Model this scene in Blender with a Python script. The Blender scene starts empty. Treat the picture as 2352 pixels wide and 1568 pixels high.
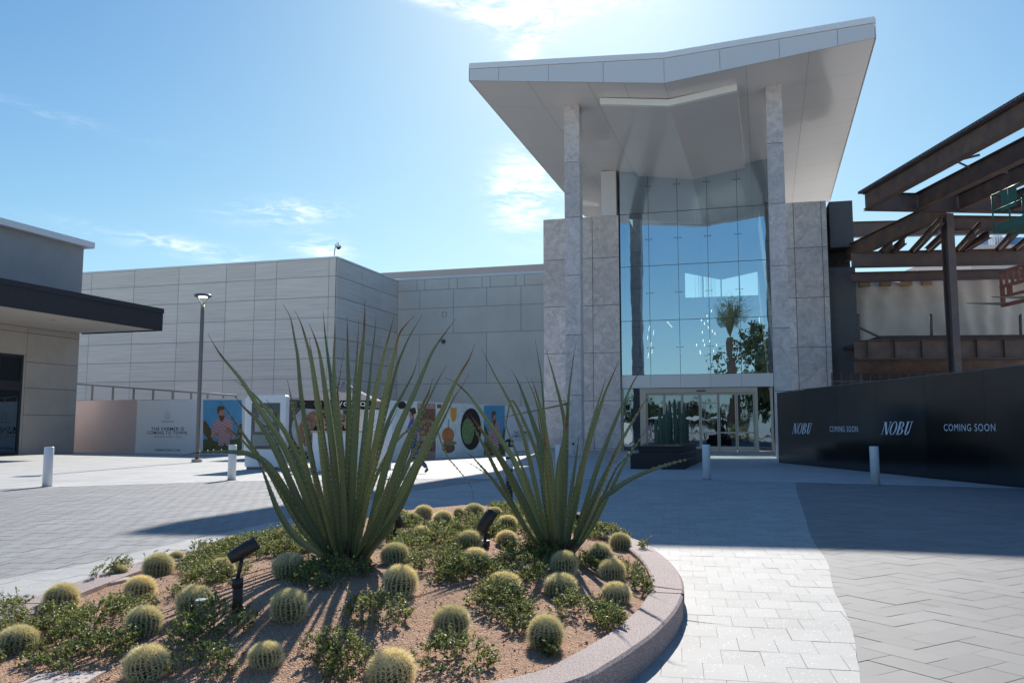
import bpy, math, random
from mathutils import Vector, Matrix, noise
R = math.radians
random.seed(7)
sc = bpy.context.scene
COL = sc.collection

# ------------------------------------------------------------------ camera
TH = R(5.853); H = 1.25; F = 1944.4
cam_d = bpy.data.cameras.new("camera"); cam_d.sensor_width = 36; cam_d.lens = 29.762
cam_d.clip_start = 0.05; cam_d.clip_end = 4000
cam = bpy.data.objects.new("camera", cam_d); COL.objects.link(cam)
cam.location = (0, 0, H); cam.rotation_euler = (math.pi / 2 + TH, 0, 0)
sc.camera = cam

# ------------------------------------------------------------------ sky and sun
SUN_AZ, SUN_EL = 6.0, 33.6          # degrees right of +Y, degrees up
sd = Vector((math.sin(R(SUN_AZ)) * math.cos(R(SUN_EL)), math.cos(R(SUN_AZ)) * math.cos(R(SUN_EL)), math.sin(R(SUN_EL))))
lamp = bpy.data.lights.new("sun", 'SUN'); lamp.energy = 2.95; lamp.angle = R(0.53); lamp.color = (1, .95, .87)
sun = bpy.data.objects.new("sun", lamp); COL.objects.link(sun)
sun.rotation_euler = (-sd).to_track_quat('-Z', 'Y').to_euler(); sun.location = sd * 60
world = bpy.data.worlds.new("World"); sc.world = world; world.use_nodes = True
wn = world.node_tree.nodes; wl = world.node_tree.links; wn.clear()
def W(t, **k):
    n = wn.new(t)
    for a, b in k.items(): setattr(n, a, b)
    return n
sky = W('ShaderNodeTexSky', sky_type='NISHITA', sun_disc=False)
sky.sun_elevation = R(SUN_EL); sky.sun_rotation = R(SUN_AZ)
sky.altitude = 300; sky.air_density = 1.0; sky.dust_density = 0.55; sky.ozone_density = 2.2
bg = W('ShaderNodeBackground'); out = W('ShaderNodeOutputWorld')
bg.inputs[1].default_value = 0.13
tc = W('ShaderNodeTexCoord')
def wmath(op, a, b=None, c=None):
    n = W('ShaderNodeMath', operation=op)
    for i, v in enumerate((a, b, c)):
        if v is None: continue
        if isinstance(v, (int, float)): n.inputs[i].default_value = v
        else: wl.new(v, n.inputs[i])
    return n.outputs[0]
def wdot(v, d):
    n = W('ShaderNodeVectorMath', operation='DOT_PRODUCT'); wl.new(v, n.inputs[0]); n.inputs[1].default_value = d
    return n.outputs['Value']
def rayd(px, py):
    u = (px - 1176) / F; v = (784 - py) / F
    return Vector((u, math.cos(TH) - v * math.sin(TH), math.sin(TH) + v * math.cos(TH)))
mp = W('ShaderNodeMapping'); wl.new(tc.outputs['Generated'], mp.inputs[0]); mp.inputs['Scale'].default_value = (5, 5, 17); mp.inputs['Rotation'].default_value = (0, R(14), 0)
nz = W('ShaderNodeTexNoise'); wl.new(mp.outputs[0], nz.inputs['Vector']); nz.inputs['Scale'].default_value = 1.6
nz.inputs['Detail'].default_value = 9; nz.inputs['Roughness'].default_value = 0.62; nz.inputs['Distortion'].default_value = 0.9
nz2 = W('ShaderNodeTexNoise'); wl.new(mp.outputs[0], nz2.inputs['Vector']); nz2.inputs['Scale'].default_value = 6
nz2.inputs['Detail'].default_value = 8; nz2.inputs['Roughness'].default_value = 0.6; nz2.inputs['Distortion'].default_value = 1.6
wisp = wmath('ADD', wmath('MULTIPLY', nz.outputs[0], .6), wmath('MULTIPLY', nz2.outputs[0], .5))
mask = None
# wisps: centre direction, tilt, half width, half height (radians), density
for px, py, tilt, sa, sb, am in ((1205, 15, -12, .038, .030, 2.2), (1350, 8, 0, .07, .014, .6), (1215, 90, 62, .040, .011, 1.8), (1214, 445, 15, .034, .038, 2.0),
                                 (655, 487, 3, .055, .012, .95), (430, 570, -8, .085, .008, .75), (745, 572, -8, .03, .012, 1.0), (60, 250, -6, .11, .006, .15),
                                 (1060, 20, -14, .07, .008, .9), (1640, 700, 0, .1, .03, .0)):
    d = rayd(px, py).normalized(); r = d.cross(Vector((0, 0, 1))).normalized(); u = r.cross(d)
    ct, st = math.cos(R(tilt)), math.sin(R(tilt)); r2 = r * ct + u * st; u2 = u * ct - r * st
    a = wmath('DIVIDE', wdot(tc.outputs['Generated'], r2), sa); b = wmath('DIVIDE', wdot(tc.outputs['Generated'], u2), sb)
    front = wmath('GREATER_THAN', wdot(tc.outputs['Generated'], d), 0.5)
    g = wmath('EXPONENT', wmath('MULTIPLY', wmath('ADD', wmath('MULTIPLY', a, a), wmath('MULTIPLY', b, b)), -1.0))
    g = wmath('MULTIPLY', wmath('MULTIPLY', g, front), am)
    mask = g if mask is None else wmath('ADD', mask, g)
sm = W('ShaderNodeMapRange', interpolation_type='SMOOTHSTEP'); wl.new(wisp, sm.inputs[0]); sm.inputs[1].default_value = .44; sm.inputs[2].default_value = .74
cl = wmath('MULTIPLY', mask, sm.outputs[0])
cn = W('ShaderNodeClamp'); wl.new(cl, cn.inputs[0]); cn.inputs['Max'].default_value = .95
sep = W('ShaderNodeSeparateColor'); wl.new(sky.outputs[0], sep.inputs[0]); cmb = W('ShaderNodeCombineColor')
for ch, (ti, ga, mm_) in enumerate(((.205, 1.30, 34.), (.355, 1.12, 38.), (.57, 1.0, 17.))):      # air clarity: deeper blue away from the sun
    c_ = sep.outputs[ch]; wl.new(wmath('DIVIDE', wmath('MULTIPLY', wmath('POWER', c_, ga), ti), wmath('ADD', wmath('DIVIDE', c_, mm_), 1.0)), cmb.inputs[ch])
sxyz = W('ShaderNodeSeparateXYZ'); wl.new(tc.outputs['Generated'], sxyz.inputs[0]); hzf = wmath('MULTIPLY', wmath('EXPONENT', wmath('MULTIPLY', wmath('ABSOLUTE', sxyz.outputs[2]), -7.5)), .5)
hz_w = W('ShaderNodeMixRGB'); wl.new(hzf, hz_w.inputs[0]); wl.new(cmb.outputs[0], hz_w.inputs[1]); hz_w.inputs[2].default_value = (2.5, 3.3, 3.75, 1)
mx = W('ShaderNodeMixRGB'); wl.new(cn.outputs[0], mx.inputs[0]); wl.new(hz_w.outputs[0], mx.inputs[1]); mx.inputs[2].default_value = (4.7, 4.8, 4.9, 1)
wl.new(mx.outputs[0], bg.inputs[0]); wl.new(bg.outputs[0], out.inputs[0])

vs = sc.view_settings
vs.view_transform = 'Standard'; vs.look = 'None'; vs.exposure = 1.2; vs.gamma = 1; vs.use_curve_mapping = False
cy = sc.cycles
cy.max_bounces = 8; cy.diffuse_bounces = 4; cy.glossy_bounces = 4; cy.transparent_max_bounces = 10; cy.transmission_bounces = 4
cy.use_denoising = True; cy.sample_clamp_indirect = 6; cy.caustics_reflective = False; cy.caustics_refractive = False

# ------------------------------------------------------------------ survey helpers: photo bearings -> places in metres
def aty(px, py, Y):
    d = rayd(px, py); t = Y / d.y
    return Vector((d.x * t, Y, H + d.z * t))
def onz(px, py, z=0.0):
    d = rayd(px, py); t = (z - H) / d.z
    return Vector((d.x * t, d.y * t, z))
def onplane(px, py, P, n):
    d = rayd(px, py); o = Vector((0, 0, H)); t = (Vector(P) - o).dot(n) / d.dot(n)
    return o + d * t

# ------------------------------------------------------------------ materials
def new_mat(name):
    m = bpy.data.materials.new(name); m.use_nodes = True
    return m, m.node_tree.nodes, m.node_tree.links, m.node_tree.nodes['Principled BSDF']
def mat(name, col, rough=.6, objvar=0, metal=0, var=.0, vscale=3.0, bump=0, bscale=40, island=0.0, spec=.5, col2=None, emit=None, coat=0, trans=0, blotch=None):
    m, N, L, p = new_mat(name)
    p.inputs['Roughness'].default_value = rough; p.inputs['Metallic'].default_value = metal
    p.inputs['Specular IOR Level'].default_value = spec; p.inputs['Coat Weight'].default_value = coat
    p.inputs['Base Color'].default_value = (*col, 1)
    cur = None
    tcn = N.new('ShaderNodeTexCoord')
    if var or col2:
        nt = N.new('ShaderNodeTexNoise'); nt.inputs['Scale'].default_value = vscale; nt.inputs['Detail'].default_value = 7
        nt.inputs['Roughness'].default_value = .65; L.new(tcn.outputs['Object'], nt.inputs['Vector'])
        r = N.new('ShaderNodeValToRGB'); L.new(nt.outputs[0], r.inputs[0])
        a = Vector(col); b = Vector(col2) if col2 else a
        if col2: r.color_ramp.elements[0].color = (*a, 1); r.color_ramp.elements[1].color = (*b, 1)
        else: r.color_ramp.elements[0].color = (*(a * (1 - var)), 1); r.color_ramp.elements[1].color = (*(a * (1 + var)), 1)
        r.color_ramp.elements[0].position = .35; r.color_ramp.elements[1].position = .66
        cur = r.outputs[0]
    if island:
        g = N.new('ShaderNodeNewGeometry'); mr = N.new('ShaderNodeMapRange'); L.new(g.outputs['Random Per Island'], mr.inputs[0])
        mr.inputs[3].default_value = 1 - island; mr.inputs[4].default_value = 1 + island
        h = N.new('ShaderNodeHueSaturation'); L.new(mr.outputs[0], h.inputs['Value'])
        if cur: L.new(cur, h.inputs['Color'])
        else: h.inputs['Color'].default_value = (*col, 1)
        cur = h.outputs[0]
    if objvar:
        oi = N.new('ShaderNodeObjectInfo'); m1 = N.new('ShaderNodeMapRange'); L.new(oi.outputs['Random'], m1.inputs[0]); m1.inputs[3].default_value = 1 - objvar; m1.inputs[4].default_value = 1 + objvar * .6
        m3 = N.new('ShaderNodeMapRange'); L.new(oi.outputs['Random'], m3.inputs[0]); m3.inputs[3].default_value = .5 + objvar * .05; m3.inputs[4].default_value = .5 - objvar * .08
        h3 = N.new('ShaderNodeHueSaturation'); L.new(m1.outputs[0], h3.inputs['Value']); L.new(m3.outputs[0], h3.inputs['Hue'])
        if cur: L.new(cur, h3.inputs['Color'])
        else: h3.inputs['Color'].default_value = (*col, 1)
        cur = h3.outputs[0]
    if cur: L.new(cur, p.inputs['Base Color'])
    if bump:
        nb = N.new('ShaderNodeTexNoise'); nb.inputs['Scale'].default_value = bscale; nb.inputs['Detail'].default_value = 4
        L.new(tcn.outputs['Object'], nb.inputs['Vector'])
        bu = N.new('ShaderNodeBump'); bu.inputs['Strength'].default_value = bump; bu.inputs['Distance'].default_value = .02
        L.new(nb.outputs[0], bu.inputs['Height']); L.new(bu.outputs[0], p.inputs['Normal'])
    if emit:
        p.inputs['Emission Color'].default_value = (*emit[0], 1); p.inputs['Emission Strength'].default_value = emit[1]
    if trans:
        tr = N.new('ShaderNodeBsdfTranslucent'); ms = N.new('ShaderNodeMixShader'); ms.inputs[0].default_value = trans
        if cur: L.new(cur, tr.inputs[0])
        else: tr.inputs[0].default_value = (*col, 1)
        o = N['Material Output']; L.new(p.outputs[0], ms.inputs[1]); L.new(tr.outputs[0], ms.inputs[2]); L.new(ms.outputs[0], o.inputs[0])
    return m
M = {}
M['ground'] = mat('pale sand and concrete', (.60, .58, .54), .95, var=.06, vscale=1.5)
M['bed'] = mat('dark joint sand', (.13, .125, .12), .95); M['bed_light'] = mat('light joint sand', (.34, .33, .31), .95)
def paver_mat(name, col, island, fleck=0, rough=.75):
    m, N, L, p = new_mat(name); p.inputs['Roughness'].default_value = rough
    t = N.new('ShaderNodeTexCoord'); g = N.new('ShaderNodeNewGeometry')
    mr = N.new('ShaderNodeMapRange'); L.new(g.outputs['Random Per Island'], mr.inputs[0]); mr.inputs[3].default_value = 1 - island; mr.inputs[4].default_value = 1 + island * .6
    n1 = N.new('ShaderNodeTexNoise'); n1.inputs['Scale'].default_value = 260; n1.inputs['Detail'].default_value = 3; L.new(t.outputs['Object'], n1.inputs[0])
    n2 = N.new('ShaderNodeTexNoise'); n2.inputs['Scale'].default_value = .9; n2.inputs['Detail'].default_value = 9; n2.inputs['Roughness'].default_value = .7; L.new(t.outputs['Object'], n2.inputs[0])
    a = N.new('ShaderNodeMath'); a.operation = 'MULTIPLY_ADD'; L.new(n1.outputs[0], a.inputs[0]); a.inputs[1].default_value = .35; a.inputs[2].default_value = .825
    b = N.new('ShaderNodeMath'); b.operation = 'MULTIPLY_ADD'; L.new(n2.outputs[0], b.inputs[0]); b.inputs[1].default_value = .6; b.inputs[2].default_value = .70
    c = N.new('ShaderNodeMath'); c.operation = 'MULTIPLY'; L.new(a.outputs[0], c.inputs[0]); L.new(b.outputs[0], c.inputs[1])
    d = N.new('ShaderNodeMath'); d.operation = 'MULTIPLY'; L.new(c.outputs[0], d.inputs[0]); L.new(mr.outputs[0], d.inputs[1])
    h = N.new('ShaderNodeHueSaturation'); h.inputs['Color'].default_value = (*col, 1); L.new(d.outputs[0], h.inputs['Value'])
    cur = h.outputs[0]
    if fleck:
        vo = N.new('ShaderNodeTexVoronoi'); vo.inputs['Scale'].default_value = 42; L.new(t.outputs['Object'], vo.inputs[0])
        lt = N.new('ShaderNodeMath'); lt.operation = 'LESS_THAN'; L.new(vo.outputs['Distance'], lt.inputs[0]); lt.inputs[1].default_value = .24
        n3 = N.new('ShaderNodeTexNoise'); n3.inputs['Scale'].default_value = 9; L.new(t.outputs['Object'], n3.inputs[0])
        gt = N.new('ShaderNodeMath'); gt.operation = 'GREATER_THAN'; L.new(n3.outputs[0], gt.inputs[0]); gt.inputs[1].default_value = .5
        mu = N.new('ShaderNodeMath'); mu.operation = 'MULTIPLY'; L.new(lt.outputs[0], mu.inputs[0]); L.new(gt.outputs[0], mu.inputs[1])
        mu2 = N.new('ShaderNodeMath'); mu2.operation = 'MULTIPLY'; L.new(mu.outputs[0], mu2.inputs[0]); mu2.inputs[1].default_value = .38
        mxx = N.new('ShaderNodeMixRGB'); L.new(mu2.outputs[0], mxx.inputs[0]); L.new(cur, mxx.inputs[1]); mxx.inputs[2].default_value = (.85, .84, .8, 1)
        cur = mxx.outputs[0]
    vg = N.new('ShaderNodeTexVoronoi'); vg.inputs['Scale'].default_value = 2.3; L.new(t.outputs['Object'], vg.inputs[0])
    lg = N.new('ShaderNodeMath'); lg.operation = 'LESS_THAN'; L.new(vg.outputs['Distance'], lg.inputs[0]); lg.inputs[1].default_value = .035
    lm = N.new('ShaderNodeMath'); lm.operation = 'MULTIPLY'; L.new(lg.outputs[0], lm.inputs[0]); lm.inputs[1].default_value = .35
    gm_ = N.new('ShaderNodeMixRGB'); L.new(lm.outputs[0], gm_.inputs[0]); L.new(cur, gm_.inputs[1]); gm_.inputs[2].default_value = (.06, .055, .05, 1); cur = gm_.outputs[0]
    L.new(cur, p.inputs['Base Color'])
    bu = N.new('ShaderNodeBump'); bu.inputs['Strength'].default_value = .25; bu.inputs['Distance'].default_value = .004
    L.new(n1.outputs[0], bu.inputs['Height']); L.new(bu.outputs[0], p.inputs['Normal'])
    return m
M['pav_grey'] = paver_mat('grey concrete paver', (.25, .25, .255), .09)
M['pav_herr'] = paver_mat('herringbone paver', (.225, .22, .215), .09)
M['pav_white'] = paver_mat('pale shell paver', (.38, .375, .365), .09, fleck=1)
M['pav_far'] = paver_mat('pale plaza paver', (.46, .455, .44), .05)
M['strip'] = mat('pale band', (.52, .51, .5), .8, var=.1)

def stone_mat(name, ca, cb):
    m, N, L, p = new_mat(name); p.inputs['Roughness'].default_value = .5
    t = N.new('ShaderNodeTexCoord'); g = N.new('ShaderNodeNewGeometry')
    ad = N.new('ShaderNodeVectorMath'); ad.operation = 'ADD'
    sc_ = N.new('ShaderNodeMath'); sc_.operation = 'MULTIPLY'; L.new(g.outputs['Random Per Island'], sc_.inputs[0]); sc_.inputs[1].default_value = 70
    L.new(t.outputs['Object'], ad.inputs[0]); L.new(sc_.outputs[0], ad.inputs[1])
    n1 = N.new('ShaderNodeTexNoise'); n1.inputs['Scale'].default_value = 1.9; n1.inputs['Detail'].default_value = 12; n1.inputs['Roughness'].default_value = .68; n1.inputs['Distortion'].default_value = 1.2
    L.new(ad.outputs[0], n1.inputs[0])
    r = N.new('ShaderNodeValToRGB'); L.new(n1.outputs[0], r.inputs[0])
    r.color_ramp.elements[0].position = .33; r.color_ramp.elements[0].color = (*ca, 1); r.color_ramp.elements[1].position = .66; r.color_ramp.elements[1].color = (*cb, 1)
    n2 = N.new('ShaderNodeTexNoise'); n2.inputs['Scale'].default_value = .9; n2.inputs['Detail'].default_value = 5; n2.inputs['Distortion'].default_value = 2.5; L.new(ad.outputs[0], n2.inputs[0])
    v = N.new('ShaderNodeMath'); v.operation = 'SUBTRACT'; L.new(n2.outputs[0], v.inputs[0]); v.inputs[1].default_value = .5
    va = N.new('ShaderNodeMath'); va.operation = 'ABSOLUTE'; L.new(v.outputs[0], va.inputs[0])
    vl = N.new('ShaderNodeMapRange'); L.new(va.outputs[0], vl.inputs[0]); vl.inputs[1].default_value = 0; vl.inputs[2].default_value = .012; vl.inputs[3].default_value = .35; vl.inputs[4].default_value = 0
    mm = N.new('ShaderNodeMixRGB'); L.new(vl.outputs[0], mm.inputs[0]); L.new(r.outputs[0], mm.inputs[1]); mm.inputs[2].default_value = (.08, .075, .075, 1)
    mr = N.new('ShaderNodeMapRange'); L.new(g.outputs['Random Per Island'], mr.inputs[0]); mr.inputs[3].default_value = .86; mr.inputs[4].default_value = 1.1
    h = N.new('ShaderNodeHueSaturation'); L.new(mm.outputs[0], h.inputs['Color']); L.new(mr.outputs[0], h.inputs['Value'])
    L.new(h.outputs[0], p.inputs['Base Color'])
    return m
M['stone'] = stone_mat('grey marble cladding', (.50, .445, .43), (.80, .72, .70))
M['stone_col'] = stone_mat('grey marble column', (.48, .43, .415), (.74, .67, .65))
M['joint'] = mat('dark joint', (.05, .05, .05), .9)
M['joint_soft'] = mat('shadow gap', (.27, .26, .24), .9)
def streak_mat(name, col):
    m, N, L, p = new_mat(name); p.inputs['Roughness'].default_value = .65
    t = N.new('ShaderNodeTexCoord'); mp_ = N.new('ShaderNodeMapping'); L.new(t.outputs['Object'], mp_.inputs[0]); mp_.inputs['Scale'].default_value = (.35, .35, 16)
    n = N.new('ShaderNodeTexNoise'); n.inputs['Scale'].default_value = 1; n.inputs['Detail'].default_value = 8; L.new(mp_.outputs[0], n.inputs[0])
    g = N.new('ShaderNodeNewGeometry')
    mr = N.new('ShaderNodeMapRange'); L.new(n.outputs[0], mr.inputs[0]); mr.inputs[1].default_value = .3; mr.inputs[2].default_value = .7; mr.inputs[3].default_value = .88; mr.inputs[4].default_value = 1.12
    m2 = N.new('ShaderNodeMapRange'); L.new(g.outputs['Random Per Island'], m2.inputs[0]); m2.inputs[3].default_value = .95; m2.inputs[4].default_value = 1.05
    mu = N.new('ShaderNodeMath'); mu.operation = 'MULTIPLY'; L.new(mr.outputs[0], mu.inputs[0]); L.new(m2.outputs[0], mu.inputs[1])
    h = N.new('ShaderNodeHueSaturation'); h.inputs['Color'].default_value = (*col, 1); L.new(mu.outputs[0], h.inputs['Value']); L.new(h.outputs[0], p.inputs['Base Color'])
    return m
M['combed'] = streak_mat('combed render panel', (.84, .745, .64))
M['render_wall'] = mat('smooth pale render', (.80, .72, .62), .7, var=.06, vscale=.4, island=.03)
M['tan_panel'] = mat('tan fibre panel', (.42, .37, .33), .7, var=.07, vscale=1, island=.04)
M['stucco'] = mat('grey stucco', (.38, .37, .37), .85, var=.05, vscale=1.2, bump=.15, bscale=25)
M['dark_stucco'] = mat('charcoal stucco', (.12, .12, .128), .85, var=.06, bump=.2, bscale=20)
M['cap'] = mat('white coping metal', (.86, .86, .86), .5)
M['parapet'] = mat('pinkish parapet', (.66, .54, .49), .8)
M['black_metal'] = mat('black sheet metal', (.022, .021, .026), .45, var=.1)
M['white_soffit'] = mat('cream soffit', (.55, .52, .46), .7)
M['alu'] = mat('white composite panel', (.72, .71, .70), .32, island=.02, coat=.2)
m, N_, L_, p_ = new_mat('glossy grey soffit panel')
p_.inputs['Base Color'].default_value = (.80, .75, .69, 1); p_.inputs['Roughness'].default_value = .3; p_.inputs['Coat Weight'].default_value = .35; p_.inputs['Coat Roughness'].default_value = .08
t_ = N_.new('ShaderNodeTexCoord'); nn = N_.new('ShaderNodeTexNoise'); nn.inputs['Scale'].default_value = .45; nn.inputs['Detail'].default_value = 2; L_.new(t_.outputs['Object'], nn.inputs[0])
bb = N_.new('ShaderNodeBump'); bb.inputs['Strength'].default_value = .25; bb.inputs['Distance'].default_value = .1; L_.new(nn.outputs[0], bb.inputs['Height']); L_.new(bb.outputs[0], p_.inputs['Normal'])
M['soffit'] = m
M['white_paint'] = mat('white powder coat', (.75, .76, .78), .35)
M['white_panel'] = mat('white board', (.82, .82, .84), .5)
M['pink_panel'] = mat('pinkish primer board', (.60, .48, .46), .6, var=.05, vscale=.5)
M['pole_grey'] = mat('grey painted steel', (.13, .135, .145), .45)
M['glow'] = mat('lit lamp lens', (1, .95, .8), .4, emit=((1, .9, .65), 5))
M['pend'] = mat('lit pendant', (1, .9, .8), .4, emit=((1, .85, .7), 1.3))
M['door_frame'] = mat('champagne door frame', (.52, .45, .37), .45, metal=.2)
M['mullion'] = mat('dark mullion', (.06, .07, .08), .4)
def glass_mat(name, refl, tint, bump=.02):
    m, N, L, p = new_mat(name); N.remove(p)
    o = N['Material Output']; tr = N.new('ShaderNodeBsdfTransparent'); tr.inputs[0].default_value = (*tint, 1)
    gl_ = N.new('ShaderNodeBsdfGlossy'); gl_.inputs['Roughness'].default_value = .004; gl_.inputs[0].default_value = (.64, .82, .97, 1)
    lw = N.new('ShaderNodeFresnel'); lw.inputs[0].default_value = 1.5
    ad = N.new('ShaderNodeMath'); ad.operation = 'ADD'; L.new(lw.outputs[0], ad.inputs[0]); ad.inputs[1].default_value = refl; ad.use_clamp = True
    ms = N.new('ShaderNodeMixShader'); L.new(ad.outputs[0], ms.inputs[0]); L.new(tr.outputs[0], ms.inputs[1]); L.new(gl_.outputs[0], ms.inputs[2]); L.new(ms.outputs[0], o.inputs[0])
    t = N.new('ShaderNodeTexCoord'); mp_ = N.new('ShaderNodeMapping'); mp_.inputs['Scale'].default_value = (1, 1, .5); L.new(t.outputs['Object'], mp_.inputs[0])
    n = N.new('ShaderNodeTexNoise'); n.inputs['Scale'].default_value = 1.1; n.inputs['Detail'].default_value = 2; L.new(mp_.outputs[0], n.inputs[0])
    bu = N.new('ShaderNodeBump'); bu.inputs['Strength'].default_value = bump; bu.inputs['Distance'].default_value = .3; L.new(n.outputs[0], bu.inputs['Height']); L.new(bu.outputs[0], gl_.inputs['Normal'])
    return m
M['glass'] = glass_mat('reflective curtain glass', .50, (.62, .80, .80), .012)
M['glass_door'] = glass_mat('bronze door glass', .20, (.32, .30, .25), .02)
M['glass_dark'] = glass_mat('dark shop glass', .18, (.25, .28, .28), .02)
M['black_gloss'] = mat('black gloss hoarding', (.012, .011, .011), .14, var=.3, vscale=.7, spec=.6, island=.5, bump=.04, bscale=1.2)
M['lettering'] = mat('pale blue white lettering', (.80, .84, .92), .6)
M['ink'] = mat('dark printed ink', (.03, .035, .03), .7)
M['ink_grey'] = mat('grey printed ink', (.22, .23, .24), .7)
M['rust'] = mat('weathering steel primer', (.11, .072, .065), .7, col2=(.20, .12, .08), vscale=1.6, island=.12, bump=.1)
M['rust_blue'] = mat('mill scale steel', (.11, .085, .09), .6, col2=(.17, .11, .085), vscale=2.2, island=.1)
M['tarp'] = mat('cream tarpaulin', (.62, .55, .48), .85, var=.06, vscale=1.2)
M['wood'] = mat('timber blocks', (.30, .19, .09), .8, island=.3)
M['concrete'] = mat('dark site concrete and void shade', (.07, .055, .05), .9, var=.2)  # near-black tone also carries the shade of the void under the deck
M['green_metal'] = mat('green lift paint', (.01, .11, .075), .4, var=.1)
M['orange_metal'] = mat('worn orange paint', (.42, .11, .05), .55, col2=(.22, .07, .04), vscale=5)
M['tyre'] = mat('tyre rubber', (.02, .02, .02), .9)
M['soil'] = None
m, N_, L_, p_ = new_mat('reddish decomposed granite')
p_.inputs['Roughness'].default_value = .95; p_.inputs['Specular IOR Level'].default_value = .2
t_ = N_.new('ShaderNodeTexCoord')
def _n(s, d): 
    n = N_.new('ShaderNodeTexNoise'); n.inputs['Scale'].default_value = s; n.inputs['Detail'].default_value = d; L_.new(t_.outputs['Object'], n.inputs[0]); return n
a_, b_ = _n(140, 4), _n(1.6, 5)
r_ = N_.new('ShaderNodeValToRGB'); L_.new(a_.outputs[0], r_.inputs[0]); r_.color_ramp.elements[0].position = .36; r_.color_ramp.elements[1].position = .7
r_.color_ramp.elements[0].color = (.29, .15, .09, 1); r_.color_ramp.elements[1].color = (.72, .49, .34, 1)
h_ = N_.new('ShaderNodeHueSaturation'); L_.new(r_.outputs[0], h_.inputs['Color'])
mr_ = N_.new('ShaderNodeMapRange'); L_.new(b_.outputs[0], mr_.inputs[0]); mr_.inputs[3].default_value = .75; mr_.inputs[4].default_value = 1.25; L_.new(mr_.outputs[0], h_.inputs['Value'])
L_.new(h_.outputs[0], p_.inputs['Base Color'])
v_ = N_.new('ShaderNodeTexVoronoi'); v_.inputs['Scale'].default_value = 110; L_.new(t_.outputs['Object'], v_.inputs[0])
bu_ = N_.new('ShaderNodeBump'); bu_.inputs['Strength'].default_value = .9; bu_.inputs['Distance'].default_value = .012; L_.new(v_.outputs['Distance'], bu_.inputs['Height'])
bu2 = N_.new('ShaderNodeBump'); bu2.inputs['Strength'].default_value = .6; bu2.inputs['Distance'].default_value = .03; c_ = _n(14, 4); L_.new(c_.outputs[0], bu2.inputs['Height']); L_.new(bu_.outputs[0], bu2.inputs['Normal'])
L_.new(bu2.outputs[0], p_.inputs['Normal']); M['soil'] = m
M['curb'] = None
m, N_, L_, p_ = new_mat('pinkish exposed aggregate'); p_.inputs['Roughness'].default_value = .85
t_ = N_.new('ShaderNodeTexCoord'); a_ = _n(170, 3); b_ = _n(2.5, 4)
r_ = N_.new('ShaderNodeValToRGB'); L_.new(a_.outputs[0], r_.inputs[0]); r_.color_ramp.elements[0].position = .4; r_.color_ramp.elements[1].position = .62
r_.color_ramp.elements[0].color = (.17, .115, .11, 1); r_.color_ramp.elements[1].color = (.50, .41, .39, 1)
h_ = N_.new('ShaderNodeHueSaturation'); L_.new(r_.outputs[0], h_.inputs['Color']); mr_ = N_.new('ShaderNodeMapRange'); L_.new(b_.outputs[0], mr_.inputs[0]); mr_.inputs[3].default_value = .85; mr_.inputs[4].default_value = 1.15; L_.new(mr_.outputs[0], h_.inputs['Value'])
L_.new(h_.outputs[0], p_.inputs['Base Color']); bu_ = N_.new('ShaderNodeBump'); bu_.inputs['Strength'].default_value = .5; bu_.inputs['Distance'].default_value = .004; L_.new(a_.outputs[0], bu_.inputs['Height']); L_.new(bu_.outputs[0], p_.inputs['Normal'])
M['curb'] = m
M['cactus'] = mat('cactus skin', (.04, .06, .025), .6, objvar=.3, col2=(.06, .085, .035), vscale=9)
M['spine'] = mat('straw coloured spines', (.98, .91, .64), .5, objvar=.12, island=.12, trans=.5)
M['wool'] = mat('woolly cactus crown', (.62, .52, .33), .9, var=.2, vscale=60, bump=1, bscale=120)
M['stem'] = mat('woody stem', (.10, .065, .04), .9)
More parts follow.
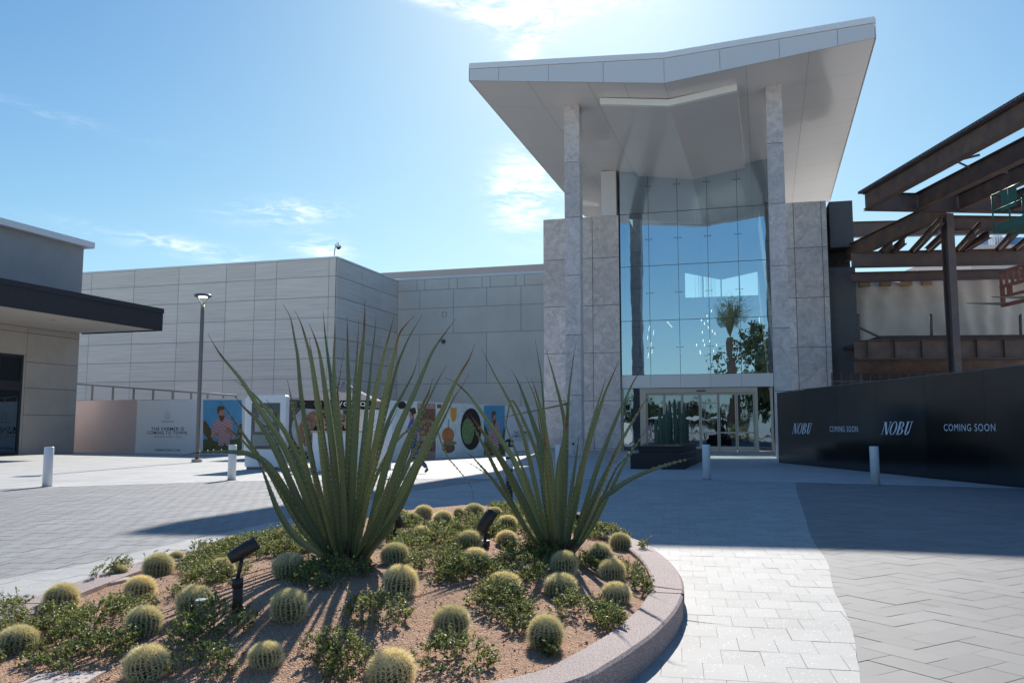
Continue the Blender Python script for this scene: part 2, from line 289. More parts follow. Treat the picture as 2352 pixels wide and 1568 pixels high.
def leaf_mat():
    m, N, L, p = new_mat('agave leaf'); p.inputs['Roughness'].default_value = .3
    g = N.new('ShaderNodeNewGeometry'); uv = N.new('ShaderNodeUVMap'); uv.uv_map = 'UVMap'; sx = N.new('ShaderNodeSeparateXYZ'); L.new(uv.outputs[0], sx.inputs[0])
    t = N.new('ShaderNodeTexCoord'); n = N.new('ShaderNodeTexNoise'); n.inputs['Scale'].default_value = 7; n.inputs['Detail'].default_value = 6; L.new(t.outputs['Object'], n.inputs[0])
    oi = N.new('ShaderNodeObjectInfo')
    r = N.new('ShaderNodeValToRGB'); L.new(oi.outputs['Random'], r.inputs[0]); r.color_ramp.elements[0].color = (.15, .20, .11, 1); r.color_ramp.elements[1].color = (.26, .29, .14, 1)
    e = r.color_ramp.elements.new(.5); e.color = (.18, .23, .135, 1)
    br = N.new('ShaderNodeMath'); br.operation = 'MULTIPLY_ADD'; L.new(n.outputs[0], br.inputs[0]); br.inputs[1].default_value = .16; L.new(sx.outputs['Y'], br.inputs[2])
    st = N.new('ShaderNodeMapRange'); L.new(br.outputs[0], st.inputs[0]); st.inputs[1].default_value = .93; st.inputs[2].default_value = 1.0
    mixc = N.new('ShaderNodeMixRGB'); L.new(st.outputs[0], mixc.inputs[0]); L.new(r.outputs[0], mixc.inputs[1]); mixc.inputs[2].default_value = (.18, .095, .05, 1)
    n2 = N.new('ShaderNodeTexNoise'); n2.inputs['Scale'].default_value = 30; n2.inputs['Detail'].default_value = 2; L.new(t.outputs['Object'], n2.inputs[0])
    sp = N.new('ShaderNodeMapRange'); L.new(n2.outputs[0], sp.inputs[0]); sp.inputs[1].default_value = .70; sp.inputs[2].default_value = .74
    mc = N.new('ShaderNodeMixRGB'); L.new(sp.outputs[0], mc.inputs[0]); L.new(mixc.outputs[0], mc.inputs[1]); mc.inputs[2].default_value = (.33, .24, .12, 1)
    L.new(mc.outputs[0], p.inputs['Base Color'])
    mp2 = N.new('ShaderNodeMapping'); L.new(uv.outputs[0], mp2.inputs[0]); mp2.inputs['Scale'].default_value = (14, 1.2, 1)
    n3 = N.new('ShaderNodeTexNoise'); n3.inputs['Scale'].default_value = 2; L.new(mp2.outputs[0], n3.inputs[0])
    bu = N.new('ShaderNodeBump'); bu.inputs['Strength'].default_value = .25; bu.inputs['Distance'].default_value = .01; L.new(n3.outputs[0], bu.inputs['Height']); L.new(bu.outputs[0], p.inputs['Normal'])
    tr = N.new('ShaderNodeBsdfTranslucent'); L.new(mc.outputs[0], tr.inputs[0]); ms = N.new('ShaderNodeMixShader'); ms.inputs[0].default_value = .3
    L.new(p.outputs[0], ms.inputs[1]); L.new(tr.outputs[0], ms.inputs[2]); L.new(ms.outputs[0], N['Material Output'].inputs[0])
    return m
M['leaf'] = leaf_mat()
M['thorn'] = mat('pale thorns', (.62, .54, .32), .5, trans=.3)
def ground_leaf_mat(name, stops, trans=.35, rough=.3):
    m, N, L, p = new_mat(name); p.inputs['Roughness'].default_value = rough
    g = N.new('ShaderNodeNewGeometry'); r = N.new('ShaderNodeValToRGB'); L.new(g.outputs['Random Per Island'], r.inputs[0])
    r.color_ramp.elements[0].color = (*stops[0], 1); r.color_ramp.elements[1].color = (*stops[-1], 1)
    for i, s in enumerate(stops[1:-1]):
        e = r.color_ramp.elements.new((i + 1) / (len(stops) - 1)); e.color = (*s, 1)
    L.new(r.outputs[0], p.inputs['Base Color'])
    tr = N.new('ShaderNodeBsdfTranslucent'); L.new(r.outputs[0], tr.inputs[0]); ms = N.new('ShaderNodeMixShader'); ms.inputs[0].default_value = trans
    L.new(p.outputs[0], ms.inputs[1]); L.new(tr.outputs[0], ms.inputs[2]); L.new(ms.outputs[0], N['Material Output'].inputs[0])
    return m
M['cover'] = ground_leaf_mat('groundcover leaves', [(.08, .13, .045), (.13, .19, .055), (.22, .27, .07), (.42, .44, .11), (.2, .13, .06)], .42, .5)
M['tree_leaf'] = ground_leaf_mat('tree leaves', [(.03, .05, .02), (.06, .08, .03), (.09, .11, .05)])
M['frond'] = ground_leaf_mat('palm fronds', [(.09, .12, .05), (.14, .16, .07), (.2, .19, .09)])
M['bark'] = mat('palm bark', (.032, .024, .019), .95, var=.4, vscale=9, bump=.8, bscale=14)
M['lamp_metal'] = mat('dark bronze fixture', (.035, .028, .028), .5, var=.15)
M['box_grey'] = mat('grey junction box', (.33, .37, .40), .5)
M['slab'] = mat('drilled pink concrete', (.52, .42, .38), .85, var=.1, bump=.4, bscale=60)
M['planter_black'] = mat('dark brown planter', (.02, .015, .018), .6)
M['skin'] = mat('skin', (.48, .27, .19), .6)
M['hair'] = mat('dark brown hair', (.05, .03, .02), .7)
M['purple'] = mat('purple shirt', (.16, .10, .36), .85)
M['lilac'] = mat('lilac sleeve', (.42, .38, .66), .85)
M['jeans'] = mat('blue jeans', (.06, .095, .19), .9, var=.2, vscale=30)
M['shoe'] = mat('brown leather', (.05, .025, .02), .5)
M['black_cloth'] = mat('black cloth', (.012, .012, .014), .9)
M['canopy_grey'] = mat('grey umbrella canvas', (.26, .24, .25), .85, trans=.25)
M['trim_white'] = mat('white lettering paint', (.8, .8, .8), .6)

# ------------------------------------------------------------------ mesh builder
class MB:
    def __init__(s): s.v = []; s.f = []; s.m = []; s.uv = None; s.smooth = []
    def face(s, pts, mi=0, sm=False):
        b = len(s.v); s.v.extend([Vector(p) for p in pts]); s.f.append(tuple(range(b, b + len(pts)))); s.m.append(mi); s.smooth.append(sm); return s
    def mesh(s, vs_, fs_, mi=0, sm=False):
        b = len(s.v); s.v.extend([Vector(p) for p in vs_])
        for f in fs_: s.f.append(tuple(b + i for i in f)); s.m.append(mi); s.smooth.append(sm)
        return s
    def box(s, P, ex, ey, ez, x, y, z, mi=0):
        P = Vector(P); q = [P + ex * a + ey * b + ez * c for c in z for b in y for a in x]
        return s.mesh(q, [(0, 2, 3, 1), (4, 5, 7, 6), (0, 1, 5, 4), (2, 6, 7, 3), (0, 4, 6, 2), (1, 3, 7, 5)], mi)
    def abox(s, x, y, z, mi=0): return s.box((0, 0, 0), X3, Y3, Z3, x, y, z, mi)
    def tube(s, pts, rad, n=10, mi=0, cap=True, sm=True):
        pts = [Vector(p) for p in pts]
        if isinstance(rad, (int, float)): rad = [rad] * len(pts)
        b = len(s.v); prev = None
        for i, p in enumerate(pts):
            t = (pts[min(i + 1, len(pts) - 1)] - pts[max(i - 1, 0)]).normalized()
            if prev is None:
                a = t.orthogonal().normalized()
            else:
                a = (prev - t * prev.dot(t)).normalized()
            prev = a; c = t.cross(a)
            for k in range(n):
                an = 2 * math.pi * k / n; s.v.append(p + (a * math.cos(an) + c * math.sin(an)) * rad[i])
        for i in range(len(pts) - 1):
            for k in range(n):
                s.f.append((b + i * n + k, b + i * n + (k + 1) % n, b + (i + 1) * n + (k + 1) % n, b + (i + 1) * n + k)); s.m.append(mi); s.smooth.append(sm)
        if cap:
            s.f.append(tuple(b + k for k in range(n))[::-1]); s.m.append(mi); s.smooth.append(False)
            e = b + (len(pts) - 1) * n; s.f.append(tuple(e + k for k in range(n))); s.m.append(mi); s.smooth.append(False)
        return s
    def ibeam(s, p0, p1, h, w, tf=.03, tw=.02, mi=0, up=None):
        p0, p1 = Vector(p0), Vector(p1); L = (p1 - p0).length; ex = (p1 - p0).normalized(); up = up or Z3
        ey = up.cross(ex).normalized(); ez = ex.cross(ey).normalized()
        s.box(p0, ex, ey, ez, (0, L), (-w / 2, w / 2), (h / 2 - tf, h / 2), mi)
        s.box(p0, ex, ey, ez, (0, L), (-w / 2, w / 2), (-h / 2, -h / 2 + tf), mi)
        s.box(p0, ex, ey, ez, (0, L), (-tw / 2, tw / 2), (-h / 2 + tf, h / 2 - tf), mi)
        return s
    def build(s, name, mats, parent=None):
        me = bpy.data.meshes.new(name)
        off = parent_loc(parent)
        me.from_pydata([v - off for v in s.v], [], s.f)
        if not isinstance(mats, (list, tuple)): mats = [mats]
        for m_ in mats: me.materials.append(M[m_] if isinstance(m_, str) else m_)
        me.polygons.foreach_set('material_index', s.m); me.polygons.foreach_set('use_smooth', s.smooth)
        if s.uv:
            ul = me.uv_layers.new(name='UVMap')
            for lp in me.loops: ul.data[lp.index].uv = s.uv[lp.vertex_index]
        me.update()
        o = bpy.data.objects.new(name, me); COL.objects.link(o)
        if parent: o.parent = parent
        return o
X3, Y3, Z3 = Vector((1, 0, 0)), Vector((0, 1, 0)), Vector((0, 0, 1))
def parent_loc(p):
    l = Vector((0, 0, 0))
    while p is not None: l = l + Vector(p.location); p = p.parent
    return l
def thing(name, label, cat, loc=(0, 0, 0), group=None):
    o = bpy.data.objects.new(name, None); COL.objects.link(o); o.location = Vector(loc); o.empty_display_size = .2
    o['label'] = label; o['category'] = cat
    if group: o['group'] = group
    return o
def tag(o, label, cat, group=None):
    o['label'] = label; o['category'] = cat
    if group: o['group'] = group
    return o
def kind(o, k): o['kind'] = k; return o
def dup(o, parent=None):
    c = o.copy(); COL.objects.link(c); c.parent = parent
    for ch in list(o.children): dup(ch, c)
    return c
def flat(a): return Vector((math.cos(a), math.sin(a), 0))
def pip(x, y, poly):
    c = False; n = len(poly); j = n - 1
    for i in range(n):
        a, b = poly[i], poly[j]
        if (a[1] > y) != (b[1] > y) and x < (b[0] - a[0]) * (y - a[1]) / (b[1] - a[1]) + a[0]: c = not c
        j = i
    return c
def sdist(x, y, poly):
    best = 1e9; n = len(poly)
    for i in range(n):
        ax, ay = poly[i][:2]; bx, by = poly[(i + 1) % n][:2]; dx, dy = bx - ax, by - ay
        t = max(0, min(1, ((x - ax) * dx + (y - ay) * dy) / (dx * dx + dy * dy + 1e-12)))
        best = min(best, math.hypot(x - ax - t * dx, y - ay - t * dy))
    return best if pip(x, y, poly) else -best
def smooth_closed(pts, k=4):
    out_ = []; n = len(pts)
    for i in range(n):
        p0, p1, p2, p3 = (Vector(pts[(i + j - 1) % n]) for j in range(4))
        for q in range(k):
            t = q / k
            out_.append(.5 * ((2 * p1) + (p2 - p0) * t + (2 * p0 - 5 * p1 + 4 * p2 - p3) * t * t + (3 * p1 - p0 - 3 * p2 + p3) * t ** 3))
    return [(p.x, p.y) for p in out_]

# text as a flat mesh lying on a wall: centre c, right vector r, up vector u, target width and height
_fc = {}
def text_mesh(body, c, r, u, w=None, h=None, parent=None, m_='ink', name='lettering', bold=0.0, shear=0, space=1.0):
    cu = bpy.data.curves.new(name, 'FONT'); cu.body = body; cu.align_x = 'CENTER'; cu.align_y = 'CENTER'; cu.extrude = 0; cu.offset = bold; cu.shear = shear
    cu.space_character = space; cu.resolution_u = 3
    o = bpy.data.objects.new(name, cu); COL.objects.link(o)
    bpy.context.view_layer.update()
    me = bpy.data.meshes.new_from_object(o.evaluated_get(bpy.context.evaluated_depsgraph_get()))
    bpy.data.objects.remove(o); bpy.data.curves.remove(cu)
    xs = [v.co.x for v in me.vertices]; ys = [v.co.y for v in me.vertices]
    cx, cy_ = (max(xs) + min(xs)) / 2, (max(ys) + min(ys)) / 2; W_, H_ = max(xs) - min(xs), max(ys) - min(ys)
    sx = w / W_ if w else h / H_; sy = h / H_ if h else sx
    off = parent_loc(parent)
    for v in me.vertices: v.co = Vector(c) + r * ((v.co.x - cx) * sx) + u * ((v.co.y - cy_) * sy) - off
    me.materials.clear(); me.materials.append(M[m_]); me.name = name
    o = bpy.data.objects.new(name, me); COL.objects.link(o)
    if parent: o.parent = parent
    return o

# ================================================================== GROUND
g = MB(); g.abox((-450, 450), (-450, 450), (-.3, -.012)); kind(g.build('ground', 'ground'), 'structure')
g = MB(); g.face([(-3.3, 1, -.006), (14, 1, -.006), (14, 21.3, -.006), (-1.2, 21.3, -.006), (-3.3, 11, -.006)]); kind(g.build('drive_bedding', 'bed'), 'structure')
g = MB(); g.face([(-20, 1, -.009), (-1, 1, -.009), (-1, 21.3, -.009), (-20, 12, -.009)]); kind(g.build('court_bedding', 'bed_light'), 'structure')

outer_px_r = [(1451, 1234), (1485, 1248), (1531, 1280), (1560, 1314), (1571, 1342), (1567, 1371), (1548, 1406), (1505, 1451), (1462, 1483), (1405, 1520), (1305, 1568)]
CURB = [tuple(onz(*p, .15)[:2]) for p in outer_px_r]
CURB += [(-.35, 3.42), (-1.2, 3.2), (-2.05, 3.4), (-2.7, 3.95), (-3.02, 4.6), (-3.12, 5.26), (-3.15, 6.2), (-3.12, 7.05), (-2.95, 7.8), (-2.62, 8.7), (-2.2, 9.5), (-1.6, 10.3), (-.9, 10.8), (-.1, 10.8), (.6, 10.3), (1.0, 9.55)]
CURB = smooth_closed(CURB, 4)
def offset_poly(poly, d):
    n = len(poly); o = []
    for i in range(n):
        a, b = Vector(poly[i - 1]), Vector(poly[(i + 1) % n]); t = (b - a).normalized(); o.append((poly[i][0] - t.y * d, poly[i][1] + t.x * d))
    return o
_area = sum(CURB[i][0] * CURB[(i + 1) % len(CURB)][1] - CURB[(i + 1) % len(CURB)][0] * CURB[i][1] for i in range(len(CURB)))
SG = 1 if _area > 0 else -1
INNER = offset_poly(CURB, SG * .23)
LANE_R = [(30, 70), (14, 42), (9.0, 27.0), (6.22, 18.78), (5.09, 15.2), (4.29, 12.62), (3.44, 9.9), (2.97, 8.14), (2.55, 6.9), (2.3, 6.02), (2.08, 5.3), (1.92, 4.88), (1.72, 4.33), (1.35, 3.55), (.7, 2.7), (-.4, 1.9)]
LANE_L = [(-1.8, 1.9), (-3.2, 2.7), (-4.0, 3.8), (-4.3, 5.2), (-4.26, 7.21), (-3.98, 7.88), (-3.82, 8.8), (-3.65, 9.7), (-3.35, 10.87), (-3.05, 12.2), (-2.5, 15.0), (-1.8, 17.71), (-.18, 21.36), (1.0, 26), (3, 45), (4, 70)]
LANE = smooth_closed(LANE_R + LANE_L, 3)
ROW = [(-40, 0), (-18, 13.2), (-9.96, 18.36), (-6.82, 20.4), (-2.63, 21.45), (1.22, 21.75), (4.81, 21.1), (8.08, 19.4), (10.81, 18.0), (16, 15), (30, 5)]
def row_y(x):
    for (a, b), (c, d) in zip(ROW, ROW[1:]):
        if a <= x <= c: return b + (d - b) * (x - a) / (c - a)
    return -10
def clip(poly, fn):
    vals = [fn(*p) for p in poly]
    if all(v >= 0 for v in vals): return poly
    if all(v < 0 for v in vals): return None
    o = []
    for i in range(len(poly)):
        a, b, va, vb = poly[i], poly[(i + 1) % len(poly)], vals[i], vals[(i + 1) % len(poly)]
        if va >= 0: o.append(a)
        if (va >= 0) != (vb >= 0):
            t = va / (va - vb); o.append((a[0] + (b[0] - a[0]) * t, a[1] + (b[1] - a[1]) * t))
    return o if len(o) > 2 else None
lane_f = lambda x, y: sdist(x, y, LANE)
row_near = lambda x, y: row_y(x) - y - .15
curb_out = lambda x, y: -sdist(x, y, CURB) + .02
def split_x(x): return -1.2
def paving(name, mk, rng, ang, w, l, gap, fns, z, stag=.5, jitter=.0012):
    mb = MB(); ca, sa = math.cos(ang), math.sin(ang)
    (x0, x1), (y0, y1) = rng
    cs = [(x * ca + y * sa, -x * sa + y * ca) for x in (x0, x1) for y in (y0, y1)]
    u0, u1 = min(c[0] for c in cs), max(c[0] for c in cs); v0, v1 = min(c[1] for c in cs), max(c[1] for c in cs)
    j = int(v0 / l)
    while j * l < v1:
        off = (j % 2) * stag * w; i = int(u0 / w)
        while i * w < u1:
            a, b = i * w + off, j * l
            q = [(a + gap, b + gap), (a + w - gap, b + gap), (a + w - gap, b + l - gap), (a + gap, b + l - gap)]
            q = [(p[0] * ca - p[1] * sa, p[0] * sa + p[1] * ca) for p in q]
            i += 1
            cx, cy_ = q[0][0] / 2 + q[2][0] / 2, q[0][1] / 2 + q[2][1] / 2
            if not (x0 < cx < x1 and y0 < cy_ < y1): continue
            if abs(cx) > cy_ * .7 + 3: continue
            for f in fns:
                q = clip(q, f)
                if not q: break
            if q: zz = z + random.uniform(-1, 1) * jitter; mb.face([(p[0], p[1], zz) for p in q])
        j += 1
    return kind(mb.build(name, mk), 'structure')
paving('paving_walk', 'pav_white', ((-4.6, 9), (1.7, 22)), R(-11), .215, .30, .0011, [lane_f, curb_out, row_near], 0)
not_lane_left = lambda x, y: -lane_f(x, y) if x < -.2 or y > 21 else -1
not_lane_right = lambda x, y: -lane_f(x, y) if x > -.2 else -1
paving('paving_court', 'pav_grey', ((-17, 1.2), (1.7, 22)), R(-4), .21, .31, .004, [not_lane_left, row_near], 0)
# herringbone pavers, two to a cell
hb = MB(); ang = R(31); ca, sa = math.cos(ang), math.sin(ang); W_, gap = .205, .0019
for a in range(-150, 260):
    for b in range(-150, 260):
        k = (a - b) % 4
        if k == 0: q = [(a, b), (a + 2, b), (a + 2, b + 1), (a, b + 1)]
        elif k == 3: q = [(a, b), (a + 1, b), (a + 1, b + 2), (a, b + 2)]
        else: continue
        cx, cy_ = (q[0][0] + q[2][0]) / 2 * W_, (q[0][1] + q[2][1]) / 2 * W_
        X, Y = cx * ca - cy_ * sa, cx * sa + cy_ * ca
        if not (0 < X < 14 and 1.2 < Y < 22) or abs(X) > Y * .7 + 3: continue
        g_ = gap / W_
        q = [(q[0][0] + g_, q[0][1] + g_), (q[1][0] - g_, q[1][1] + g_), (q[2][0] - g_, q[2][1] - g_), (q[3][0] + g_, q[3][1] - g_)]
        q = [((x * ca - y * sa) * W_, (x * sa + y * ca) * W_) for x, y in q]
        for f in (not_lane_right, row_near):
            q = clip(q, f)
            if not q: break
        if q: zz = random.uniform(-.0014, .0014); hb.face([(x, y, zz) for x, y in q])
kind(hb.build('paving_drive', 'pav_herr'), 'structure')
paving('paving_plaza', 'pav_far', ((-40, 24), (13, 72)), R(-14.5), .6, .9, .004, [lambda x, y: y - row_y(x) - .15], 0, jitter=.001)
sb = MB()
for (a, b), (c, d) in zip(ROW, ROW[1:]):
    n = max(1, int(math.hypot(c - a, d - b) / .3)) if a > -25 and c < 20 else 6
    for i in range(n):
        p, q = i / n + .01 / n, (i + 1) / n - .01 / n
        x0, y0, x1, y1 = a + (c - a) * p, b + (d - b) * p, a + (c - a) * q, b + (d - b) * q
        sb.face([(x0, y0 - .15, .003), (x1, y1 - .15, .003), (x1, y1 + .15, .003), (x0, y0 + .15, .003)])
kind(sb.build('kerb_strip', 'strip'), 'structure')

# ---- planting bed: curb and mounded soil
def hs(x, y):
    d = sdist(x, y, INNER); t = max(0, min(1, d / (1.7 - .8 * max(0, min(1, (y - 7) / 2))))); t = t * t * (3 - 2 * t)
    return .115 + (.20 + .07 * max(0, min(1, (y - 6.5) / 2))) * t + .018 * noise.noise(Vector((x * 1.3, y * 1.3, 3)))
def onsoil(px, py):
    z = .25
    for _ in range(25):
        p = onz(px, py, z); z += .6 * (hs(p.x, p.y) - z)
    return Vector((p.x, p.y, hs(p.x, p.y)))
cb = MB(); n = len(CURB); c1 = offset_poly(CURB, SG * .015); prof = [(CURB, -.02), (CURB, .138), (c1, .152), (offset_poly(CURB, SG * .215), .152), (INNER, .142), (INNER, .02)]
ring = [[(p[0], p[1], z) for p in P] for P, z in prof]
b0 = 0; vs_ = [v for r in ring for v in r]; fs_ = []
for j in range(len(ring) - 1):
    for i in range(n): fs_.append((j * n + i, j * n + (i + 1) % n, (j + 1) * n + (i + 1) % n, (j + 1) * n + i))
cb.mesh(vs_, fs_)
kb = thing('planter_kerb', 'low curved kerb of pinkish exposed aggregate around the cactus bed', 'kerb', (-1, 7, 0))
cb.build('kerb', 'curb', kb)
jb = MB()
for q in ((1545, 1365), (60, 1385)):
    P = onz(*q, .15); i = min(range(n), key=lambda i: (CURB[i][0] - P.x) ** 2 + (CURB[i][1] - P.y) ** 2)
    a, b = Vector((*CURB[i], 0)), Vector((*INNER[i], 0)); e = (b - a).normalized(); t = Vector((-e.y, e.x, 0))
    jb.box(a, e, t, Z3, (-.003, .235), (-.004, .004), (0, .1545))
jb.build('joint', 'joint', kb)
so = MB(); xs = [-3.4 + i * .06 for i in range(82)]; ys = [3.0 + j * .06 for j in range(135)]
idx = {}
for i, x in enumerate(xs):
    for j, y in enumerate(ys):
        if sdist(x, y, CURB) > .06: idx[(i, j)] = len(so.v); so.v.append(Vector((x, y, hs(x, y) if sdist(x, y, INNER) > 0 else .11)))
for (i, j) in list(idx):
    q = [(i, j), (i + 1, j), (i + 1, j + 1), (i, j + 1)]
    if all(k in idx for k in q): so.f.append(tuple(idx[k] for k in q)); so.m.append(0); so.smooth.append(True)
kind(so.build('soil', 'soil'), 'structure')
gr = MB(); rr = random.Random(3)
for _ in range(9000):
    x, y = rr.uniform(-3.1, 1.2), rr.uniform(3.3, 9)
    if sdist(x, y, INNER) < .03: continue
    s = rr.choice((.003, .004, .005, .007)) * (1 + rr.random()); z = hs(x, y)
    o = Vector((x, y, z + s * .3)); a = [o + Vector((rr.uniform(-s, s), rr.uniform(-s, s), rr.uniform(-s * .6, s))) for _ in range(4)]
    gr.mesh(a, [(0, 1, 2), (0, 2, 3), (0, 3, 1), (1, 3, 2)])
M['grit'] = mat('granite grit', (.40, .27, .2), .9, island=.45)
kind(gr.build('gravel', 'grit'), 'stuff')

lt = MB(); rr = random.Random(31)
for _ in range(420):
    x, y = rr.uniform(-3.1, 1.2), rr.uniform(3.4, 10)
    if sdist(x, y, INNER) < .03: continue
    o = Vector((x, y, hs(x, y) + .006)); a = rr.uniform(0, 6.28); d = Vector((math.cos(a), math.sin(a), rr.uniform(-.2, .2))) * rr.uniform(.008, .02); w = Vector((-d.y, d.x, rr.uniform(-.004, .004))) * .35
    lt.face([o - d, o + w, o + d, o - w])
M['litter'] = mat('dry leaf litter', (.25, .17, .09), .8, island=.5)
kind(lt.build('leaf_litter', 'litter'), 'stuff')

# ---- barrel cacti
def make_cactus_mesh(seed, ribs, tall):
    rnd = random.Random(seed); Rr = .125
    body = MB(); nr = ribs * 6; rings = 22; vs_ = []; fs_ = []
    def prof_(t):       # t 0 bottom .. 1 top
        a = -math.pi * .36 + t * (math.pi * .86); r = math.cos(a); z = math.sin(a)
        return max(.02, abs(r)) ** .82, (z + .9) / 1.9
    for j in range(rings):
        t = j / (rings - 1); r, z = prof_(t); fade = 1 if t < .85 else max(0, (1 - t) / .15)
        for k in range(nr):
            ph = k / nr * ribs; rib = abs(math.cos(math.pi * ph)) ** .8
            rad = Rr * r * (1 - .30 * (1 - rib) * fade); an = 2 * math.pi * k / nr
            vs_.append((rad * math.cos(an), rad * math.sin(an), z * Rr * 2 * tall - .012 - (.01 if t > .93 else 0)))
    for j in range(rings - 1):
        for k in range(nr): fs_.append((j * nr + k, j * nr + (k + 1) % nr, (j + 1) * nr + (k + 1) % nr, (j + 1) * nr + k))
    fs_.append(tuple((rings - 1) * nr + k for k in range(nr)))
    body.mesh(vs_, fs_, 0, True)
    for i, f in enumerate(body.f):
        if min(f) >= nr * (rings - 3): body.m[i] = 1
    sp = MB()
    def spine(o, d, L, w):
        a = d.orthogonal().normalized(); b = d.cross(a)
        q = [o + a * w, o - a * w * .5 + b * w * .87, o - a * w * .5 - b * w * .87, o + d * L]
        sp.mesh(q, [(0, 1, 3), (1, 2, 3), (2, 0, 3)])
    for k in range(ribs):
        an = 2 * math.pi * k / ribs; na = 14
        for j in range(na):
            t = .10 + .86 * (j / (na - 1)) ** .85; r, z = prof_(t)
            r2, z2 = prof_(min(1, t + .02)); o = Vector((Rr * r * math.cos(an), Rr * r * math.sin(an), z * Rr * 2 * tall - .012))
            tz = Vector(((r2 - r) * Rr * math.cos(an), (r2 - r) * Rr * math.sin(an), (z2 - z) * Rr * 2 * tall)).normalized(); side = Vector((-math.sin(an), math.cos(an), 0)); nrm = side.cross(tz)
            if nrm.dot(o - Vector((0, 0, .1))) < 0: nrm = -nrm
            cnt = 6 if t < .6 else 12
            for q in range(cnt):
                a2 = 2 * math.pi * q / cnt + rnd.random(); up = .35 + .75 * rnd.random()
                d = (nrm * up + (tz * math.cos(a2) + side * math.sin(a2)) * (1 - .3 * up)).normalized()
                spine(o, d, Rr * rnd.uniform(.26, .5), .0022)
    return body, sp
protos = []
for sd_, rb, tl in ((1, 20, .86), (2, 23, .80), (3, 21, .74)):
    t = thing('barrel_cactus', 'x', 'cactus'); b, s = make_cactus_mesh(sd_, rb, tl); b.build('body', ['cactus', 'wool'], t); s.build('spines', 'spine', t); protos.append(t)
CACTI = [(140, 1375, 75, 'left of the drilled slab with leaves growing over its foot'), (362, 1297, 67, 'upright one in the gap between two slabs near the left kerb'), (320, 1350, 70, 'standing alone on bare soil just right of the long slab'),
         (328, 1432, 80, 'at the right edge of the large left patch of groundcover'), (340, 1520, 97, 'biggest one near the bottom left corner of the picture'), (38, 1466, 82, 'cut by the left edge of the picture among groundcover'),
         (448, 1380, 82, 'directly behind the small grey junction box'), (510, 1307, 60, 'golden one just left of the big left spotlight'), (480, 1273, 46, 'small one behind the upper slab left of the spotlight'),
         (535, 1255, 46, 'behind the head of the big left spotlight'), (405, 1279, 34, 'tiny one half hidden by shrubs on the far left kerb'), (272, 1312, 42, 'tiny pale one buried in shrubs beside the left kerb'),
         (665, 1393, 82, 'alone on shaded soil between the left spotlight and the agave shadow'), (664, 1299, 75, 'left of the foot of the large agave'), (612, 1501, 76, 'in agave shadow low at the bottom, left of centre'),
         (658, 1229, 42, 'on the far edge left of the large agave'), (712, 1252, 40, 'half hidden behind the left leaves of the large agave'), (908, 1271, 65, 'just right of the foot of the large agave'),
         (917, 1337, 80, 'below the one beside the large agave, on bare soil'), (902, 1535, 106, 'largest one cut by the bottom edge of the picture'), (1040, 1423, 84, 'round one casting a shadow in the middle of the bed front'),
         (1252, 1458, 82, 'nearest one to the kerb at the front right'), (1158, 1347, 84, 'dark-sided one above the front middle groundcover'), (1090, 1281, 65, 'in front of the middle spotlight'),
         (1077, 1243, 58, 'touching the stake of the middle spotlight'), (1164, 1240, 48, 'small one right of the middle spotlight on open soil'), (966, 1229, 46, 'sunk in groundcover right of the large agave'),
         (1018, 1197, 48, 'second row back in the centre gap between agaves'), (973, 1177, 42, 'farthest left of the trio on the rim between agaves'), (943, 1193, 40, 'beside the rear spotlight on the left'),
         (921, 1182, 28, 'tiny one directly behind the rear spotlight'), (1089, 1175, 46, 'on the rim above the middle spotlight'), (1135, 1179, 36, 'small one peeping behind the middle spotlight head'),
         (1165, 1203, 46, 'left of the smaller agave, below the marker post'), (1297, 1296, 62, 'striped by shadow at the foot of the smaller agave'), (1289, 1343, 75, 'below the one at the foot of the smaller agave'),
         (1378, 1273, 56, 'half covered by leaves right of the smaller agave'), (1407, 1307, 60, 'in the right-hand group, between two others'), (1415, 1358, 68, 'lowest of the right-hand group by the kerb'),
         (1424, 1247, 50, 'closest to the far right end of the kerb'), (1375, 1214, 36, 'small one behind the right leaves of the smaller agave'), (1054, 1176, 24, 'tiny one almost hidden on the rim in the centre')]
for i, (cx, cy_, w, lab) in enumerate(CACTI):
    pr = protos[i % 3]; t = pr if i < 3 else dup(pr)
    p = onsoil(cx, cy_ + w * .33); s = w / F * (p.y * 1.01) / .29; p = onsoil(cx, cy_ + w * (.33 if w > 50 else .28))
    t.location = p + Vector((0, 0, -.004)); t.scale = (s, s, s * random.uniform(.88, 1.08)); t.rotation_euler = (random.uniform(-.16, .10), random.uniform(-.16, .16), random.uniform(0, 6.28))
    tag(t, 'spiny round barrel cactus, ' + lab, 'cactus', 'barrel cacti in the planting bed')

